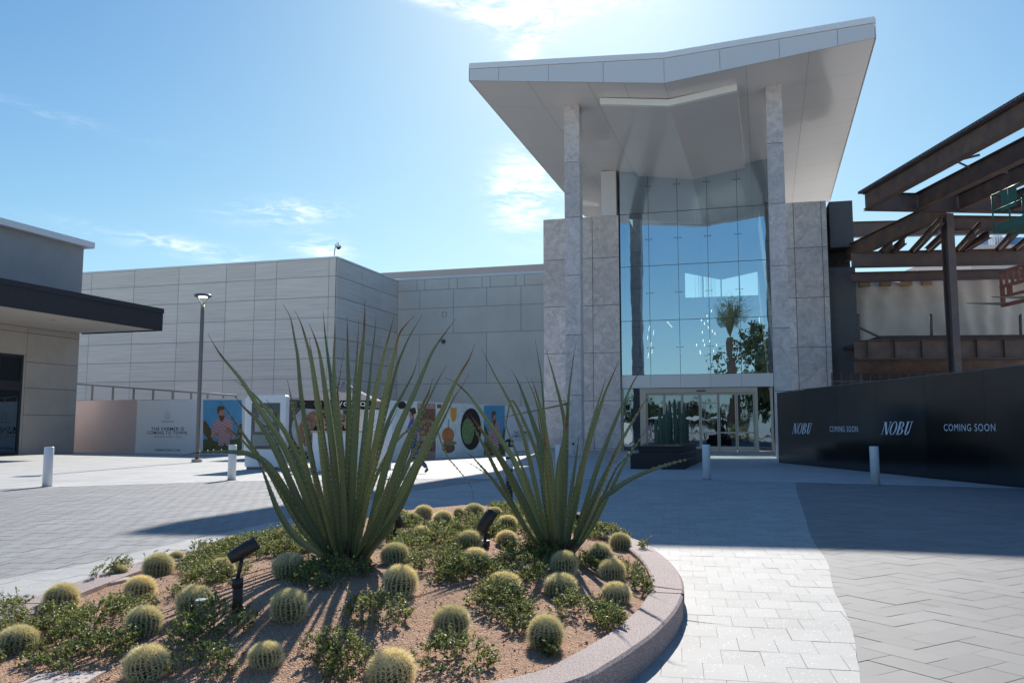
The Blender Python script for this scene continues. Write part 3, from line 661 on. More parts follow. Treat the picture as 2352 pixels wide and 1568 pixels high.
# ---- agaves, leaf by leaf
def make_leaf(pts, width, depth0, dtip, parent, twist, seed):
    rnd = random.Random(seed)
    P = []
    cum = [0]
    for a, b in zip(pts, pts[1:]): cum.append(cum[-1] + math.hypot(a[0] - b[0], a[1] - b[1]))
    tot = cum[-1]
    for (x, y), c in zip(pts, cum): P.append(aty(x, y, depth0 + dtip * (1 - c / tot) ** 1.0 if True else depth0))
    P = P[::-1]                                   # base first
    Q = []; n = len(P)
    for i in range(n - 1):
        p0, p1, p2, p3 = P[max(i - 1, 0)], P[i], P[i + 1], P[min(i + 2, n - 1)]
        for q in range(6):
            t = q / 6; Q.append(.5 * ((2 * p1) + (p2 - p0) * t + (2 * p0 - 5 * p1 + 4 * p2 - p3) * t * t + (3 * p1 - p0 - 3 * p2 + p3) * t ** 3))
    Q.append(P[-1]); L = [0]
    for a, b in zip(Q, Q[1:]): L.append(L[-1] + (b - a).length)
    tot = L[-1]; mb = MB(); mb.uv = []; th = MB(); K = 7; rings = []
    for i, p in enumerate(Q):
        s = L[i] / tot; T = (Q[min(i + 1, len(Q) - 1)] - Q[max(i - 1, 0)]).normalized()
        w = width * (.85 + .25 * min(1, s / .25)) * (1 - max(0, (s - .25) / .75) ** 1.9) if s < 1 else 0
        w = max(w, .0028)
        if s < .2: w *= .62 + s * 1.9
        view = Vector((p.x, p.y, p.z - H)).normalized(); side = T.cross(view).normalized()
        side = Matrix.Rotation(twist + .25 * math.sin(s * 3 + seed), 3, T) @ side; nn_ = side.cross(T).normalized()
        if nn_.dot(view) > 0: nn_ = -nn_
        # upper side of the leaf is a gutter that opens upward and inward
        dirn = 1 if (nn_.z > -0.2) else -1
        ring = []
        for k in range(K):
            a = -1 + 2 * k / (K - 1); ring.append(p + side * (a * w / 2) + nn_ * (-.16 * w * (1 - a * a)) * dirn)
        for k in range(K - 2, 0, -1):
            a = -1 + 2 * k / (K - 1); ring.append(p + side * (a * w / 2) + nn_ * (-(.16 + .15 * (1 - .4 * s)) * w * (1 - a * a)) * dirn)
        rings.append((ring, side, nn_, w, s, T))
        for k in range(len(ring)): mb.v.append(ring[k]); mb.uv.append((k / len(ring), s))
    m_ = len(rings[0][0])
    for i in range(len(rings) - 1):
        for k in range(m_): mb.f.append((i * m_ + k, i * m_ + (k + 1) % m_, (i + 1) * m_ + (k + 1) % m_, (i + 1) * m_ + k)); mb.m.append(0); mb.smooth.append(True)
    # marginal thorns
    step = .045; pos = .25
    while pos < tot * .93:
        i = max(j for j in range(len(L)) if L[j] <= pos); f = (pos - L[i]) / max(1e-6, L[i + 1] - L[i]) if i + 1 < len(L) else 0
        r0, r1 = rings[i], rings[min(i + 1, len(rings) - 1)]
        for e in (0, K - 1):
            o = r0[0][e].lerp(r1[0][e], f); sd2 = r0[1] * (1 if e else -1); w = .0035 + .05 * r0[3] * .5; d = (sd2 + r0[5] * .35).normalized()
            b = len(mb.v); q = [o + r0[5] * .005, o - r0[5] * .005, o + r0[2] * .004, o + d * .008]
            mb.v.extend(q); mb.uv.extend([(0, 0)] * 4)
            for ff in ((0, 1, 3), (1, 2, 3), (2, 0, 3)): mb.f.append(tuple(b + z for z in ff)); mb.m.append(1); mb.smooth.append(False)
        pos += step * rnd.uniform(.75, 1.25)
    return mb.build('leaf', ['leaf', 'thorn'], parent)
LL = [  # tip ... towards base; width px; depth shift of the tip
 ([(478, 767), (507, 815), (555, 874), (600, 945), (644, 1011), (680, 1085), (712, 1165), (745, 1240)], 22, -.3),
 ([(537, 872), (580, 903), (617, 945), (652, 987), (700, 1080), (728, 1165), (760, 1260)], 20, -.1),
 ([(537, 906), (560, 935), (595, 971), (633, 1035), (660, 1092), (700, 1180), (750, 1265)], 26, -.5),
 ([(507, 922), (530, 955), (555, 991), (611, 1072), (655, 1150), (700, 1225), (760, 1280)], 17, -.1),
 ([(515, 977), (545, 1000), (579, 1035), (620, 1085), (660, 1145), (705, 1215), (765, 1285)], 19, -.3),
 ([(418, 1047), (440, 1041), (482, 1037), (530, 1037), (571, 1042), (610, 1062), (645, 1110), (690, 1190), (750, 1270)], 25, -.35),
 ([(587, 1047), (605, 1085), (622, 1130), (640, 1175), (668, 1220), (700, 1250), (760, 1285)], 22, .3),
 ([(575, 951), (600, 970), (627, 1003), (648, 1045), (668, 1100), (700, 1190), (755, 1275)], 12, .4),
 ([(611, 916), (627, 940), (650, 985), (680, 1050), (700, 1112), (730, 1190), (770, 1275)], 17, .4),
 ([(660, 872), (667, 905), (680, 971), (700, 1060), (722, 1140), (750, 1230), (780, 1285)], 16, -.6),
 ([(650, 700), (660, 715), (668, 733), (677, 780), (684, 822), (692, 910), (706, 1000), (725, 1100), (744, 1190), (770, 1275)], 21, -.3),
 ([(678, 715), (690, 740), (700, 770), (712, 815), (720, 858), (733, 950), (741, 1031), (754, 1150), (772, 1265)], 25, -.5),
 ([(710, 776), (716, 815), (724, 870), (731, 930), (742, 1011), (757, 1110), (778, 1250)], 22, .3),
 ([(710, 743), (723, 775), (734, 812), (742, 860), (749, 910), (758, 980), (766, 1051), (777, 1180), (788, 1280)], 29, -.6),
 ([(742, 713), (746, 760), (752, 810), (760, 870), (768, 951), (778, 1040), (785, 1150), (790, 1270)], 20, .4),
 ([(770, 717), (769, 770), (767, 830), (768, 900), (771, 971), (778, 1080), (786, 1200), (792, 1280)], 26, -.2),
 ([(772, 862), (775, 890), (780, 971), (785, 1050), (789, 1132), (793, 1230), (795, 1285)], 22, -.55),
 ([(791, 798), (787, 825), (781, 862), (773, 930), (770, 1030), (775, 1150), (788, 1270)], 13, .5),
 ([(797, 725), (798, 770), (799, 830), (801, 900), (801, 971), (800, 1080), (799, 1190), (798, 1285)], 23, -.3),
 ([(838, 690), (837, 741), (834, 785), (829, 830), (822, 905), (817, 971), (810, 1080), (805, 1180), (800, 1290)], 28, -.6),
 ([(824, 733), (822, 780), (819, 830), (813, 910), (808, 1000), (803, 1120), (800, 1260)], 17, .5),
 ([(864, 725), (860, 770), (853, 830), (848, 885), (841, 951), (834, 1030), (826, 1120), (810, 1270)], 21, .2),
 ([(905, 725), (895, 765), (881, 818), (869, 870), (857, 931), (847, 1010), (835, 1110), (815, 1270)], 23, -.3),
 ([(950, 727), (932, 746), (917, 767), (907, 805), (897, 850), (884, 910), (873, 971), (856, 1060), (842, 1140), (818, 1265)], 28, -.6),
 ([(970, 723), (957, 745), (942, 770), (927, 802), (913, 838), (900, 885), (889, 931), (872, 1000), (855, 1080), (825, 1255)], 16, .3),
 ([(960, 820), (952, 850), (937, 882), (917, 918), (897, 955), (872, 1020), (850, 1110), (825, 1250)], 18, .5),
 ([(1048, 731), (1022, 765), (994, 806), (972, 855), (953, 900), (930, 950), (909, 1000), (885, 1075), (862, 1165), (832, 1265)], 24, -.2),
 ([(994, 868), (985, 900), (973, 925), (955, 970), (937, 1011), (915, 1070), (895, 1130), (865, 1210), (835, 1275)], 26, -.7),
 ([(1026, 838), (1005, 875), (986, 914), (967, 955), (950, 1000), (930, 1055), (905, 1120), (850, 1250)], 15, .4),
 ([(1091, 790), (1077, 825), (1062, 850), (1040, 890), (1022, 931), (1000, 975), (978, 1023), (955, 1070), (932, 1115), (900, 1180), (845, 1275)], 27, -.4),
 ([(1078, 858), (1060, 888), (1042, 915), (1025, 950), (1005, 990), (985, 1030), (955, 1085), (910, 1160), (845, 1270)], 13, .3),
 ([(982, 947), (960, 970), (937, 987), (905, 1020), (880, 1060), (850, 1130), (815, 1240)], 15, .6),
 ([(913, 939), (903, 960), (889, 987), (875, 1030), (858, 1085), (835, 1170), (810, 1270)], 15, .6),
 ([(994, 947), (977, 982), (957, 1023), (935, 1070), (909, 1124), (880, 1190), (840, 1270)], 18, -.3),
 ([(966, 1072), (945, 1115), (921, 1164), (895, 1205), (870, 1240), (835, 1285)], 19, -.6),
 ([(1087, 1152), (1084, 1122), (1070, 1100), (1050, 1075), (1030, 1051), (1015, 1020), (1003, 985), (985, 965), (960, 985), (925, 1060), (890, 1150), (840, 1265)], 9, .4),
 ([(1140, 1000), (1000, 1000), (940, 1040), (900, 1100), (860, 1190), (820, 1275)], 14, .8),
 ([(690, 955), (700, 985), (715, 1050), (735, 1130), (765, 1260)], 20, .5),
 ([(760, 895), (765, 960), (773, 1060), (784, 1180), (795, 1280)], 17, .6),
 ([(845, 880), (838, 960), (828, 1060), (815, 1170), (803, 1275)], 17, .6),
 ([(728, 940), (740, 1010), (752, 1100), (778, 1260)], 17, -.7),
 ([(872, 1010), (860, 1075), (842, 1150), (815, 1275)], 17, -.7),
 ([(755, 1010), (764, 1080), (776, 1170), (790, 1285)], 17, -.75),
 ([(715, 1060), (730, 1120), (750, 1190), (780, 1285)], 17, -.6),
 ([(898, 1085), (880, 1140), (855, 1200), (815, 1285)], 17, -.65),
 ([(650, 1070), (668, 1125), (700, 1200), (765, 1288)], 19, .2)]
LL = [l for l in LL if l[0][0] != (1140, 1000)]
RL = [
 ([(1022, 867), (1045, 878), (1075, 905), (1105, 945), (1134, 985), (1158, 1020), (1181, 1058), (1210, 1131), (1247, 1225)], 20, -.3),
 ([(1106, 800), (1120, 828), (1137, 862), (1156, 895), (1174, 930), (1190, 968), (1203, 1003), (1225, 1094), (1250, 1210)], 14, .2),
 ([(1174, 849), (1184, 865), (1192, 882), (1205, 915), (1218, 952), (1230, 987), (1240, 1021), (1249, 1113), (1262, 1230)], 22, .3),
 ([(1157, 1015), (1163, 970), (1170, 932), (1175, 921), (1182, 926), (1203, 966), (1232, 1040), (1250, 1120), (1268, 1240)], 13, .0),
 ([(1207, 862), (1216, 882), (1226, 905), (1240, 955), (1250, 1020), (1262, 1150)], 12, .3),
 ([(1219, 866), (1228, 890), (1240, 930), (1248, 965), (1254, 1003), (1265, 1076), (1272, 1170), (1276, 1265)], 21, -.5),
 ([(1229, 779), (1235, 815), (1242, 856), (1246, 895), (1249, 937), (1256, 1020), (1265, 1120), (1275, 1250)], 11, .4),
 ([(1253, 796), (1260, 822), (1269, 853), (1278, 887), (1287, 922), (1298, 984), (1296, 1080), (1287, 1250)], 18, .4),
 ([(1324, 783), (1318, 815), (1313, 853), (1308, 890), (1305, 930), (1302, 1003), (1300, 1094), (1293, 1250)], 14, .3),
 ([(1303, 942), (1302, 965), (1298, 1003), (1292, 1040), (1287, 1076), (1284, 1168), (1283, 1265)], 34, -.2),
 ([(1392, 864), (1384, 893), (1375, 922), (1366, 953), (1357, 985), (1346, 1030), (1337, 1080), (1318, 1180), (1300, 1260)], 17, .2),
 ([(1421, 827), (1407, 862), (1390, 900), (1379, 933), (1368, 966), (1355, 1005), (1343, 1050), (1324, 1131), (1303, 1240)], 21, -.4),
 ([(1480, 833), (1466, 858), (1452, 882), (1438, 913), (1423, 944), (1410, 975), (1396, 1010), (1371, 1076), (1342, 1168), (1310, 1255)], 16, .1),
 ([(1505, 913), (1492, 914), (1480, 923), (1468, 943), (1456, 963), (1440, 990), (1423, 1021), (1390, 1094), (1353, 1186), (1315, 1265)], 18, -.4),
 ([(1492, 972), (1478, 995), (1463, 1018), (1445, 1045), (1427, 1076), (1394, 1142), (1357, 1215), (1320, 1270)], 13, -.1),
 ([(1459, 1003), (1457, 1018), (1448, 1036), (1432, 1056), (1415, 1076), (1385, 1140), (1350, 1220), (1310, 1268)], 13, .4),
 ([(1601, 1050), (1563, 1058), (1525, 1069), (1488, 1082), (1452, 1098), (1425, 1114), (1408, 1127), (1385, 1143), (1366, 1170), (1345, 1215), (1312, 1265)], 20, -.2),
 ([(1062, 942), (1080, 965), (1100, 1003), (1118, 1036), (1134, 1069), (1152, 1105), (1170, 1142), (1210, 1215), (1250, 1265)], 15, -.2),
 ([(1078, 948), (1100, 980), (1123, 1012), (1143, 1043), (1163, 1076), (1196, 1142), (1225, 1204), (1258, 1260)], 27, -.5),
 ([(1068, 1036), (1084, 1048), (1100, 1065), (1120, 1087), (1141, 1113), (1181, 1168), (1215, 1225), (1245, 1268)], 15, -.3),
 ([(1062, 1058), (1083, 1066), (1105, 1080), (1130, 1100), (1165, 1150), (1215, 1235)], 6, -.25),
 ([(1250, 990), (1252, 1020), (1256, 1076), (1265, 1168), (1277, 1265)], 22, -.65),
 ([(1416, 1032), (1400, 1065), (1386, 1094), (1370, 1130), (1352, 1168), (1320, 1245)], 22, -.3),
 ([(1160, 960), (1165, 985), (1186, 1040), (1206, 1090), (1235, 1170), (1262, 1250)], 12, .4),
 ([(1234, 940), (1242, 1000), (1250, 1060), (1262, 1150), (1275, 1258)], 17, .5),
 ([(1330, 1000), (1322, 1060), (1312, 1130), (1298, 1250)], 20, .5),
 ([(1120, 965), (1290, 930), (1296, 927), (1302, 935), (1300, 1000), (1296, 1100), (1287, 1250)], 9, .3)]
ag_specs = (('large agave with tall thorny dark green sword leaves, left of the two', LL, (793, 1286), 'agave'), ('smaller agave with fewer leaves, one drooping far right towards the planter', RL, (1283, 1268), 'agave'))
random.seed(11)
for lab, leaves, bp, cat in ag_specs:
    base = onsoil(*bp); t = thing('agave', lab, 'agave', base, 'agaves in the planting bed')
    for i, (pts, w, dt) in enumerate(leaves):
        bx = pts[-1][0]; zf = .25 * (1 if dt > 0 else -1) * min(1, abs(dt) / .5)
        yb = base.y + zf * .35; last = pts[-1]
        # the leaf base sinks into the crown just above the soil
        foot = base + Vector(((last[0] - bp[0]) / F * base.y * .9, zf * .22, 0)); d = foot - Vector((0, 0, H))
        fy = (foot - Vector((0, 0, H))); v = (fy.z * math.cos(TH) - fy.y * math.sin(TH)) / (fy.y * math.cos(TH) + fy.z * math.sin(TH)); u = fy.x / (fy.y * math.cos(TH) + fy.z * math.sin(TH))
        pts2 = [p for p in pts if p[1] < 784 - v * F - 14] + [(1176 + u * F, 784 - v * F + 3)]
        make_leaf(pts2, w / F * base.y * .66, foot.y, dt, t, random.uniform(-.45, .45), i)
    cr = MB(); 
    for k in range(26):
        a = random.uniform(0, 6.28); l = random.uniform(.05, .15); o = base + Vector((math.cos(a) * .06, math.sin(a) * .06, -.03)); e = o + Vector((math.cos(a) * l, math.sin(a) * l, random.uniform(.05, .2)))
        cr.tube([o, (o + e) / 2 + Z3 * .02, e], [.026, .02, .006], 6)
    cr.build('crown_base', 'leaf_base' if 'leaf_base' in M else 'stem', t)

# ---- groundcover (uncountable): mounds of small leaves on trailing stems
COVER = [(215, 1325, 62, 30, 1.25), (330, 1290, 50, 18, 1.1), (95, 1450, 100, 40, 1), (200, 1452, 110, 55, 1.1), (215, 1512, 85, 42, 1), (30, 1420, 50, 22, .9), (495, 1440, 85, 42, 1.1), (440, 1478, 60, 30, 1),
         (470, 1540, 90, 32, 1), (560, 1268, 45, 26, 1.1), (600, 1262, 55, 34, 1.2), (765, 1322, 92, 32, .9), (870, 1415, 75, 42, 1.1), (775, 1495, 88, 50, 1.1), (800, 1545, 95, 40, 1.1), (1045, 1525, 105, 42, 1.15),
         (1150, 1395, 78, 42, 1.1), (1185, 1435, 40, 28, .8), (1330, 1410, 72, 30, 1.1), (1400, 1440, 32, 30, .9), (1010, 1305, 78, 42, 1.1), (1090, 1325, 80, 32, 1.1), (950, 1262, 55, 32, 1.0), (995, 1245, 80, 30, 1.0),
         (1095, 1208, 85, 20, .8), (1140, 1228, 40, 16, .8), (1190, 1300, 42, 26, 1), (1230, 1345, 38, 26, 1.1), (1262, 1278, 42, 20, .9), (1330, 1306, 40, 14, .9), (1445, 1318, 30, 16, .9), (1472, 1352, 18, 26, 1),
         (1378, 1236, 38, 18, .9), (1330, 1222, 40, 14, .8), (485, 1340, 32, 26, 1.1), (1492, 1268, 22, 6, .8), (890, 1240, 30, 22, 1), (1060, 1262, 30, 14, .8), (1205, 1190, 40, 12, .7), (435, 1272, 60, 8, .8),
         (1380, 1290, 22, 10, .8), (1262, 1500, 10, 14, .6), (930, 1210, 40, 18, .9), (1020, 1222, 60, 14, .8), (690, 1265, 34, 16, .9)]
cv = MB(); st = MB(); rr = random.Random(21)
for cx, cy_, rx, ry, hf in COVER:
    c = onsoil(cx, cy_); cL = onsoil(cx - rx, cy_); cT = onsoil(cx, cy_ - ry * .8); ax = (c - cL).length; ay = abs(cT.y - c.y) * .9; ax *= .88
    area = math.pi * ax * ay; nb = int(40 + area * 1350)
    for _ in range(nb):      # trailing sprigs
        a = rr.uniform(0, 6.28); q = math.sqrt(rr.random()); x, y = c.x + ax * q * math.cos(a), c.y + ay * q * math.sin(a)
        if sdist(x, y, CURB) < .05: continue
        lump = noise.noise(Vector((x * 6, y * 6, 1)))
        if lump < -.12 and q > .35: continue
        z0 = hs(x, y) if sdist(x, y, INNER) > 0 else .15
        hh = hf * (.035 + .10 * (1 - q * q)) * (.8 + .6 * max(0, lump + .2)); spr = rr.random() < .02
        d = Vector((math.cos(a + rr.uniform(-1.2, 1.2)), math.sin(a + rr.uniform(-1.2, 1.2)), rr.uniform(.1, 1.0) * (2.5 if spr else 1))).normalized()
        o = Vector((x, y, z0 + hh * rr.uniform(.25, .9))); L = rr.uniform(.035, .07) * (1.7 if spr else 1); nl = 11
        st.tube([o - Z3 * .02, o, o + d * L], [.0016, .0014, .0007], 3, cap=False)
        for k in range(nl):
            p = o + d * (L * k / nl) + Vector((rr.uniform(-.007, .007), rr.uniform(-.007, .007), rr.uniform(-.006, .008)))
            s = rr.uniform(.006, .0115); t1 = Vector((rr.uniform(-1, 1), rr.uniform(-1, 1), rr.uniform(-.6, .9))).normalized(); nn2 = Vector((rr.uniform(-.8, .8), rr.uniform(-.8, .8), 1)); t2 = nn2.cross(t1).normalized()
            t3 = t1.cross(t2) * s * .25
            b = len(cv.v); cv.v.extend([p - t1 * s * .9, p - t2 * s * .62 + t3, p + t1 * s * 1.1, p + t2 * s * .62 + t3]); cv.f.append((b, b + 1, b + 2)); cv.f.append((b, b + 2, b + 3)); cv.m += [0, 0]; cv.smooth += [False, False]
gc = cv.build('groundcover', 'cover'); kind(gc, 'stuff'); s_ = st.build('groundcover_stems', 'stem'); kind(s_, 'stuff')

# ---- bed fittings
def spot(px, py, base_px, head_px, stake_px, L, r, lab, tilt):
    b = onsoil(*base_px); t = thing('spotlight', lab, 'spotlight', b, 'bronze spotlights in the bed')
    hd = aty(*head_px, b.y + .02); sk = aty(*stake_px, b.y)
    m_ = MB(); m_.tube([b - Z3 * .05, Vector((sk.x, b.y, sk.z - .012))], r * .95, 16); m_.tube([Vector((sk.x, b.y, sk.z - .05)), sk], r * 1.08, 16); m_.build('stake', 'lamp_metal', t)
    k = MB(); k.tube([sk, hd - Z3 * r * .8], r * .38, 10); k.build('knuckle', 'lamp_metal', t)
    d = Vector(tilt).normalized(); q = MB()
    prof_ = [(-.5, .62), (-.47, .8), (-.3, .95), (0, 1.0), (.02, 1.04), (.04, 1.0), (.12, 1.0), (.14, 1.05), (.16, 1.0), (.24, 1.0), (.26, 1.05), (.28, 1.0), (.5, 1.02)]
    q.tube([hd + d * L * a for a, _ in prof_], [r * 1.35 * c for _, c in prof_], 20); q.build('head', 'lamp_metal', t)
    l = MB(); l.tube([hd + d * L * .5, hd + d * L * .505], r * 1.1, 16); l.build('lens', 'box_grey', t)
    return t
spot(0, 0, (546, 1404), (558, 1264), (546, 1326), .165, .028, 'largest bronze spotlight on a thick stake at the front left, pointing up right', (.8, .35, .5))
spot(0, 0, (905, 1243), (912, 1192), (905, 1222), .14, .028, 'bronze spotlight standing right behind the large agave', (-.45, -.2, .85))
spot(0, 0, (1113, 1258), (1117, 1197), (1114, 1240), .19, .036, 'bronze spotlight between the two agaves, tilted right', (.5, .2, .8))
spot(0, 0, (706, 1240), (702, 1160), (706, 1215), .15, .03, 'bronze spotlight hidden behind the left leaves of the large agave', (.1, .2, .97))
spot(0, 0, (1325, 1222), (1328, 1190), (1325, 1208), .13, .024, 'small bronze spotlight behind the smaller agave', (.15, -.5, .85))
b = onsoil(472, 1418); t = thing('junction_box', 'small grey junction box among leaves at the foot of a cactus', 'electrical box', b)
rz = flat(R(20)); ry_ = Vector((-rz.y, rz.x, 0)); q = MB(); q.box(b, rz, ry_, Z3, (-.05, .05), (-.03, .03), (-.05, .085)); q.build('box', 'box_grey', t)
q = MB(); q.box(b, rz, ry_, Z3, (-.053, .053), (-.034, .034), (.0855, .098)); q.build('lid', 'box_grey', t); q = MB(); q.box(b, rz, ry_, Z3, (-.012, .012), (-.034, -.0305), (.05, .066)); q.build('badge', 'ink_grey', t)
def slab(a, b, w, lab):
    A, B = onsoil(*a), onsoil(*b); A.z += .008; B.z += .008; e = (B - A).normalized(); s = Z3.cross(e).normalized(); up = e.cross(s); L = (B - A).length
    t = thing('concrete_slab', lab, 'slab', A, 'drilled slabs in the bed'); q = MB(); q.box(A, e, s, up, (0, L), (-w / 2, w / 2), (-.03, .012)); q.build('slab', 'slab', t)
    h = MB(); n_ = int(L / .035)
    for i in range(n_):
        for j in (-1, 0, 1):
            o = A + e * (.02 + i * .035) + s * (j * w * .28) + up * .0125; h.face([o + e * .006 + s * .006, o - e * .006 + s * .006, o - e * .006 - s * .006, o + e * .006 - s * .006])
    h.build('holes', 'joint', t)
slab((175, 1357), (300, 1331), .09, 'long drilled pinkish slab sunk in soil, left of two cacti')
slab((382, 1301), (490, 1287), .09, 'drilled slab lying behind the front left spotlight')
slab((312, 1311), (345, 1305), .10, 'short slab end showing left of the upright cactus')
slab((445, 1279), (520, 1270), .08, 'narrow slab farthest back near the left kerb')
slab((60, 1572), (215, 1566), .22, 'wide slab cut by the bottom left edge of the picture')
b = aty(1170, 1192, 11.9); b.z = 0; t = thing('marker_post', 'slim black and white post with a hooked top behind the bed', 'post', b)
q = MB(); zt = aty(1168, 1076, 11.9).z; q.tube([b, b + Z3 * zt], .047, 16); q.build('shaft', 'black_metal', t)
z2 = aty(1168, 1026, 11.9).z; q = MB(); q.tube([b + Z3 * zt, b + Z3 * z2], .050, 16); q.build('sleeve', 'white_panel', t)
q = MB(); zm = (zt + z2) / 2; q.tube([b + Z3 * (zm - .016), b + Z3 * (zm + .016)], .054, 16); q.build('band', 'black_metal', t)
q = MB(); q.tube([b + Z3 * z2, b + Z3 * (z2 + .015), b + Z3 * (z2 + .03)], [.058, .056, .03], 16); q.tube([b + Z3 * (z2 + .02), b + Z3 * (z2 + .085)], .018, 10)
q.tube([b + Vector((math.cos(a) * -.052, 0, z2 + .06 + .035 * math.sin(a) )) for a in [R(x) for x in range(0, 181, 15)]], [.012 + .008 * math.sin(R(x)) for x in range(0, 181, 15)], 8); q.build('hook', 'black_metal', t)

# ================================================================== ENTRANCE BUILDING
AE, AT = R(-14.2), R(90 - 16.6)
e = flat(AE); tv = flat(AT); nF = Vector((-e.y, e.x, 0))        # nF points away from the camera
PW = Vector((4.0, 48.5, 0)); PC = Vector((2.75, 38.0, 0)); PF = Vector((6.41, 34.3, 0))
def fac(px, py, P=PW): q = onplane(px, py, P, nF); return (q - P).dot(e), q.z
EB = thing('entrance_building', 'tall entrance building with marble walls and a butterfly roof canopy', 'building', (7, 48, 0))
def panels(mb, P, us, zs, thick=.06, gap=.012, depth=.5, skip=lambda i, j: False, back=True):
    for i in range(len(us) - 1):
        for j in range(len(zs) - 1):
            if skip(i, j): continue
            mb.box(P, e_cur, n_cur, Z3, (us[i] + gap / 2, us[i + 1] - gap / 2), (-thick, 0), (zs[j] + gap / 2, zs[j + 1] - gap / 2), 0)
    if back: mb.box(P, e_cur, n_cur, Z3, (us[0] + .02, us[-1] - .02), (-thick * .45, depth), (zs[0], zs[-1] - .015), 1)
e_cur, n_cur = e, nF
u = lambda x, y=900, P=PW: fac(x, y, P)[0]
zrow = [0, .06] + [fac(1249, y)[1] for y in (921, 813, 706, 599, 505)]
zrow[1] = fac(1249, 1029)[1] if fac(1249, 1029)[1] > .05 else .1
left_us = [u(1249, 800), u(1302, 800), u(1363, 800), u(1425, 800)]
mb = MB(); panels(mb, PW, left_us, zrow, gap=.03, depth=3.5); mb.build('stone_wall', ['stone', 'joint'], EB)
zrow_r = [0] + [fac(1829, y)[1] for y in (1030, 914, 798, 684.5, 570, 465)]; zrow_r = [z for z in zrow_r if z > -.01]; zrow_r[1] = max(.12, zrow_r[1])
right_us = [u(1777, 900), u(1836, 900), u(1901, 900), u(1914, 900)]
mb = MB(); panels(mb, PW, right_us, zrow_r, gap=.03, depth=3.5); mb.build('stone_wall', ['stone', 'joint'], EB)
# charcoal return wall with the notch that takes the steel
PG = PW + nF * .55; gy = lambda x, y: fac(x, y, PG)
mb = MB(); mb.box(PG, e, nF, Z3, (gy(1905, 500)[0], gy(1959, 500)[0]), (0, 3), (gy(1940, 567)[1], gy(1930, 462)[1])); mb.box(PG, e, nF, Z3, (gy(1905, 700)[0], gy(1972, 800)[0]), (.03, 3), (0, gy(1940, 613)[1])); mb.build('side_wall', 'dark_stucco', EB)
mb = MB(); mb.box(PG, e, nF, Z3, (gy(1908, 600)[0], gy(1960, 600)[0]), (1.2, 2.9), (gy(1940, 612)[1], gy(1940, 568)[1])); mb.build('notch', 'concrete', EB)
# free columns
for (x0, x1, ys_, nm) in (((1297.6), (1332.6), (1049, 907, 769, 632, 499, 372, 250), 'l'), ((1770.5), (1808.5), (1060, 898, 753, 610, 467, 328, 205), 'r')):
    us = [fac(x0, 600, PC)[0], fac(x1, 600, PC)[0]]; w = us[1] - us[0]; zs = [0] + [fac((x0 + x1) / 2, y, PC)[1] for y in ys_[1:]]; zs[-1] += .6
    mb = MB()
    for j in range(len(zs) - 1): mb.box(PC, e, nF, Z3, (us[0], us[1]), (0, w * 1.15), (zs[j] + .012, zs[j + 1] - .012), 0)
    mb.box(PC, e, nF, Z3, (us[0] + .02, us[1] - .02), (.02, w * 1.15 - .02), (0, zs[-1]), 1); mb.build('column', ['stone_col', 'joint'], EB)
q = MB(); p = onplane(1294 * 1 + 0, 0, PC, nF); c = onplane(1293.5, 1035, PC, nF); c = onplane(1317, 1019, PC, nF); q.tube([c - nF * .03, c + nF * .01], .09, 14); q.tube([c - nF * .05, c - nF * .029], .05, 12, 1); q.build('pipe_outlet', ['slab', 'joint'], EB)
# roof: butterfly section swept back
A0, A1 = onplane(1079, 186, PF, nF), onplane(1079, 150, PF, nF); M0, M1 = onplane(1526, 192, PF, nF), onplane(1526, 125, PF, nF); B0, B1 = onplane(2010, 88, PF, nF), onplane(2008, 43, PF, nF)
A1.x, A1.y = A0.x, A0.y; M1.x, M1.y = M0.x, M0.y; B1.x, B1.y = B0.x, B0.y
RL_ = 25.5; bk = tv * RL_
rt = MB(); S = [A0, M0, B0, B1, M1, A1]; S2 = [p + bk for p in S]
rt.face([A1, M1, M1 + bk, A1 + bk]); rt.face([M1, B1, B1 + bk, M1 + bk]); rt.face([p for p in S2][::-1]); rt.face([A1, A1 + bk, A0 + bk, A0]); rt.face([B0, B0 + bk, B1 + bk, B1]); rt.face([A0, A1, M1, M0]); rt.face([M0, M1, B1, B0])
roof = rt.build('roof_canopy', 'alu', EB)
sf = MB()
for (a, b) in ((A0, M0), (M0, B0)):
    nseg = 4; LU = (b - a).length
    cuts = [0, .31, .62, .80, 1] if a is A0 else [0, .40, .70, 1]
    for i in range(len(cuts) - 1):
        for j in range(8):
            p0, p1 = a.lerp(b, cuts[i]), a.lerp(b, cuts[i + 1]); f0, f1 = j / 8 * RL_, (j + 1) / 8 * RL_; ee = (b - a).normalized() * .006
            sf.box(Vector((0, 0, 0)), X3, Y3, Z3, (0, 0), (0, 0), (0, 0)) if False else sf.face([p0 + ee + tv * (f0 + .006) - Z3 * .004, p0 + ee + tv * (f1 - .006) - Z3 * .004, p1 - ee + tv * (f1 - .006) - Z3 * .004, p1 - ee + tv * (f0 + .006) - Z3 * .004])
sf.face([A0 + tv * .02, A0 + bk, M0 + bk, M0 + tv * .02], 1); sf.face([M0 + tv * .02, M0 + bk, B0 + bk, B0 + tv * .02], 1)
sf.build('soffit', ['soffit', 'joint_soft'], EB)
fs = MB()
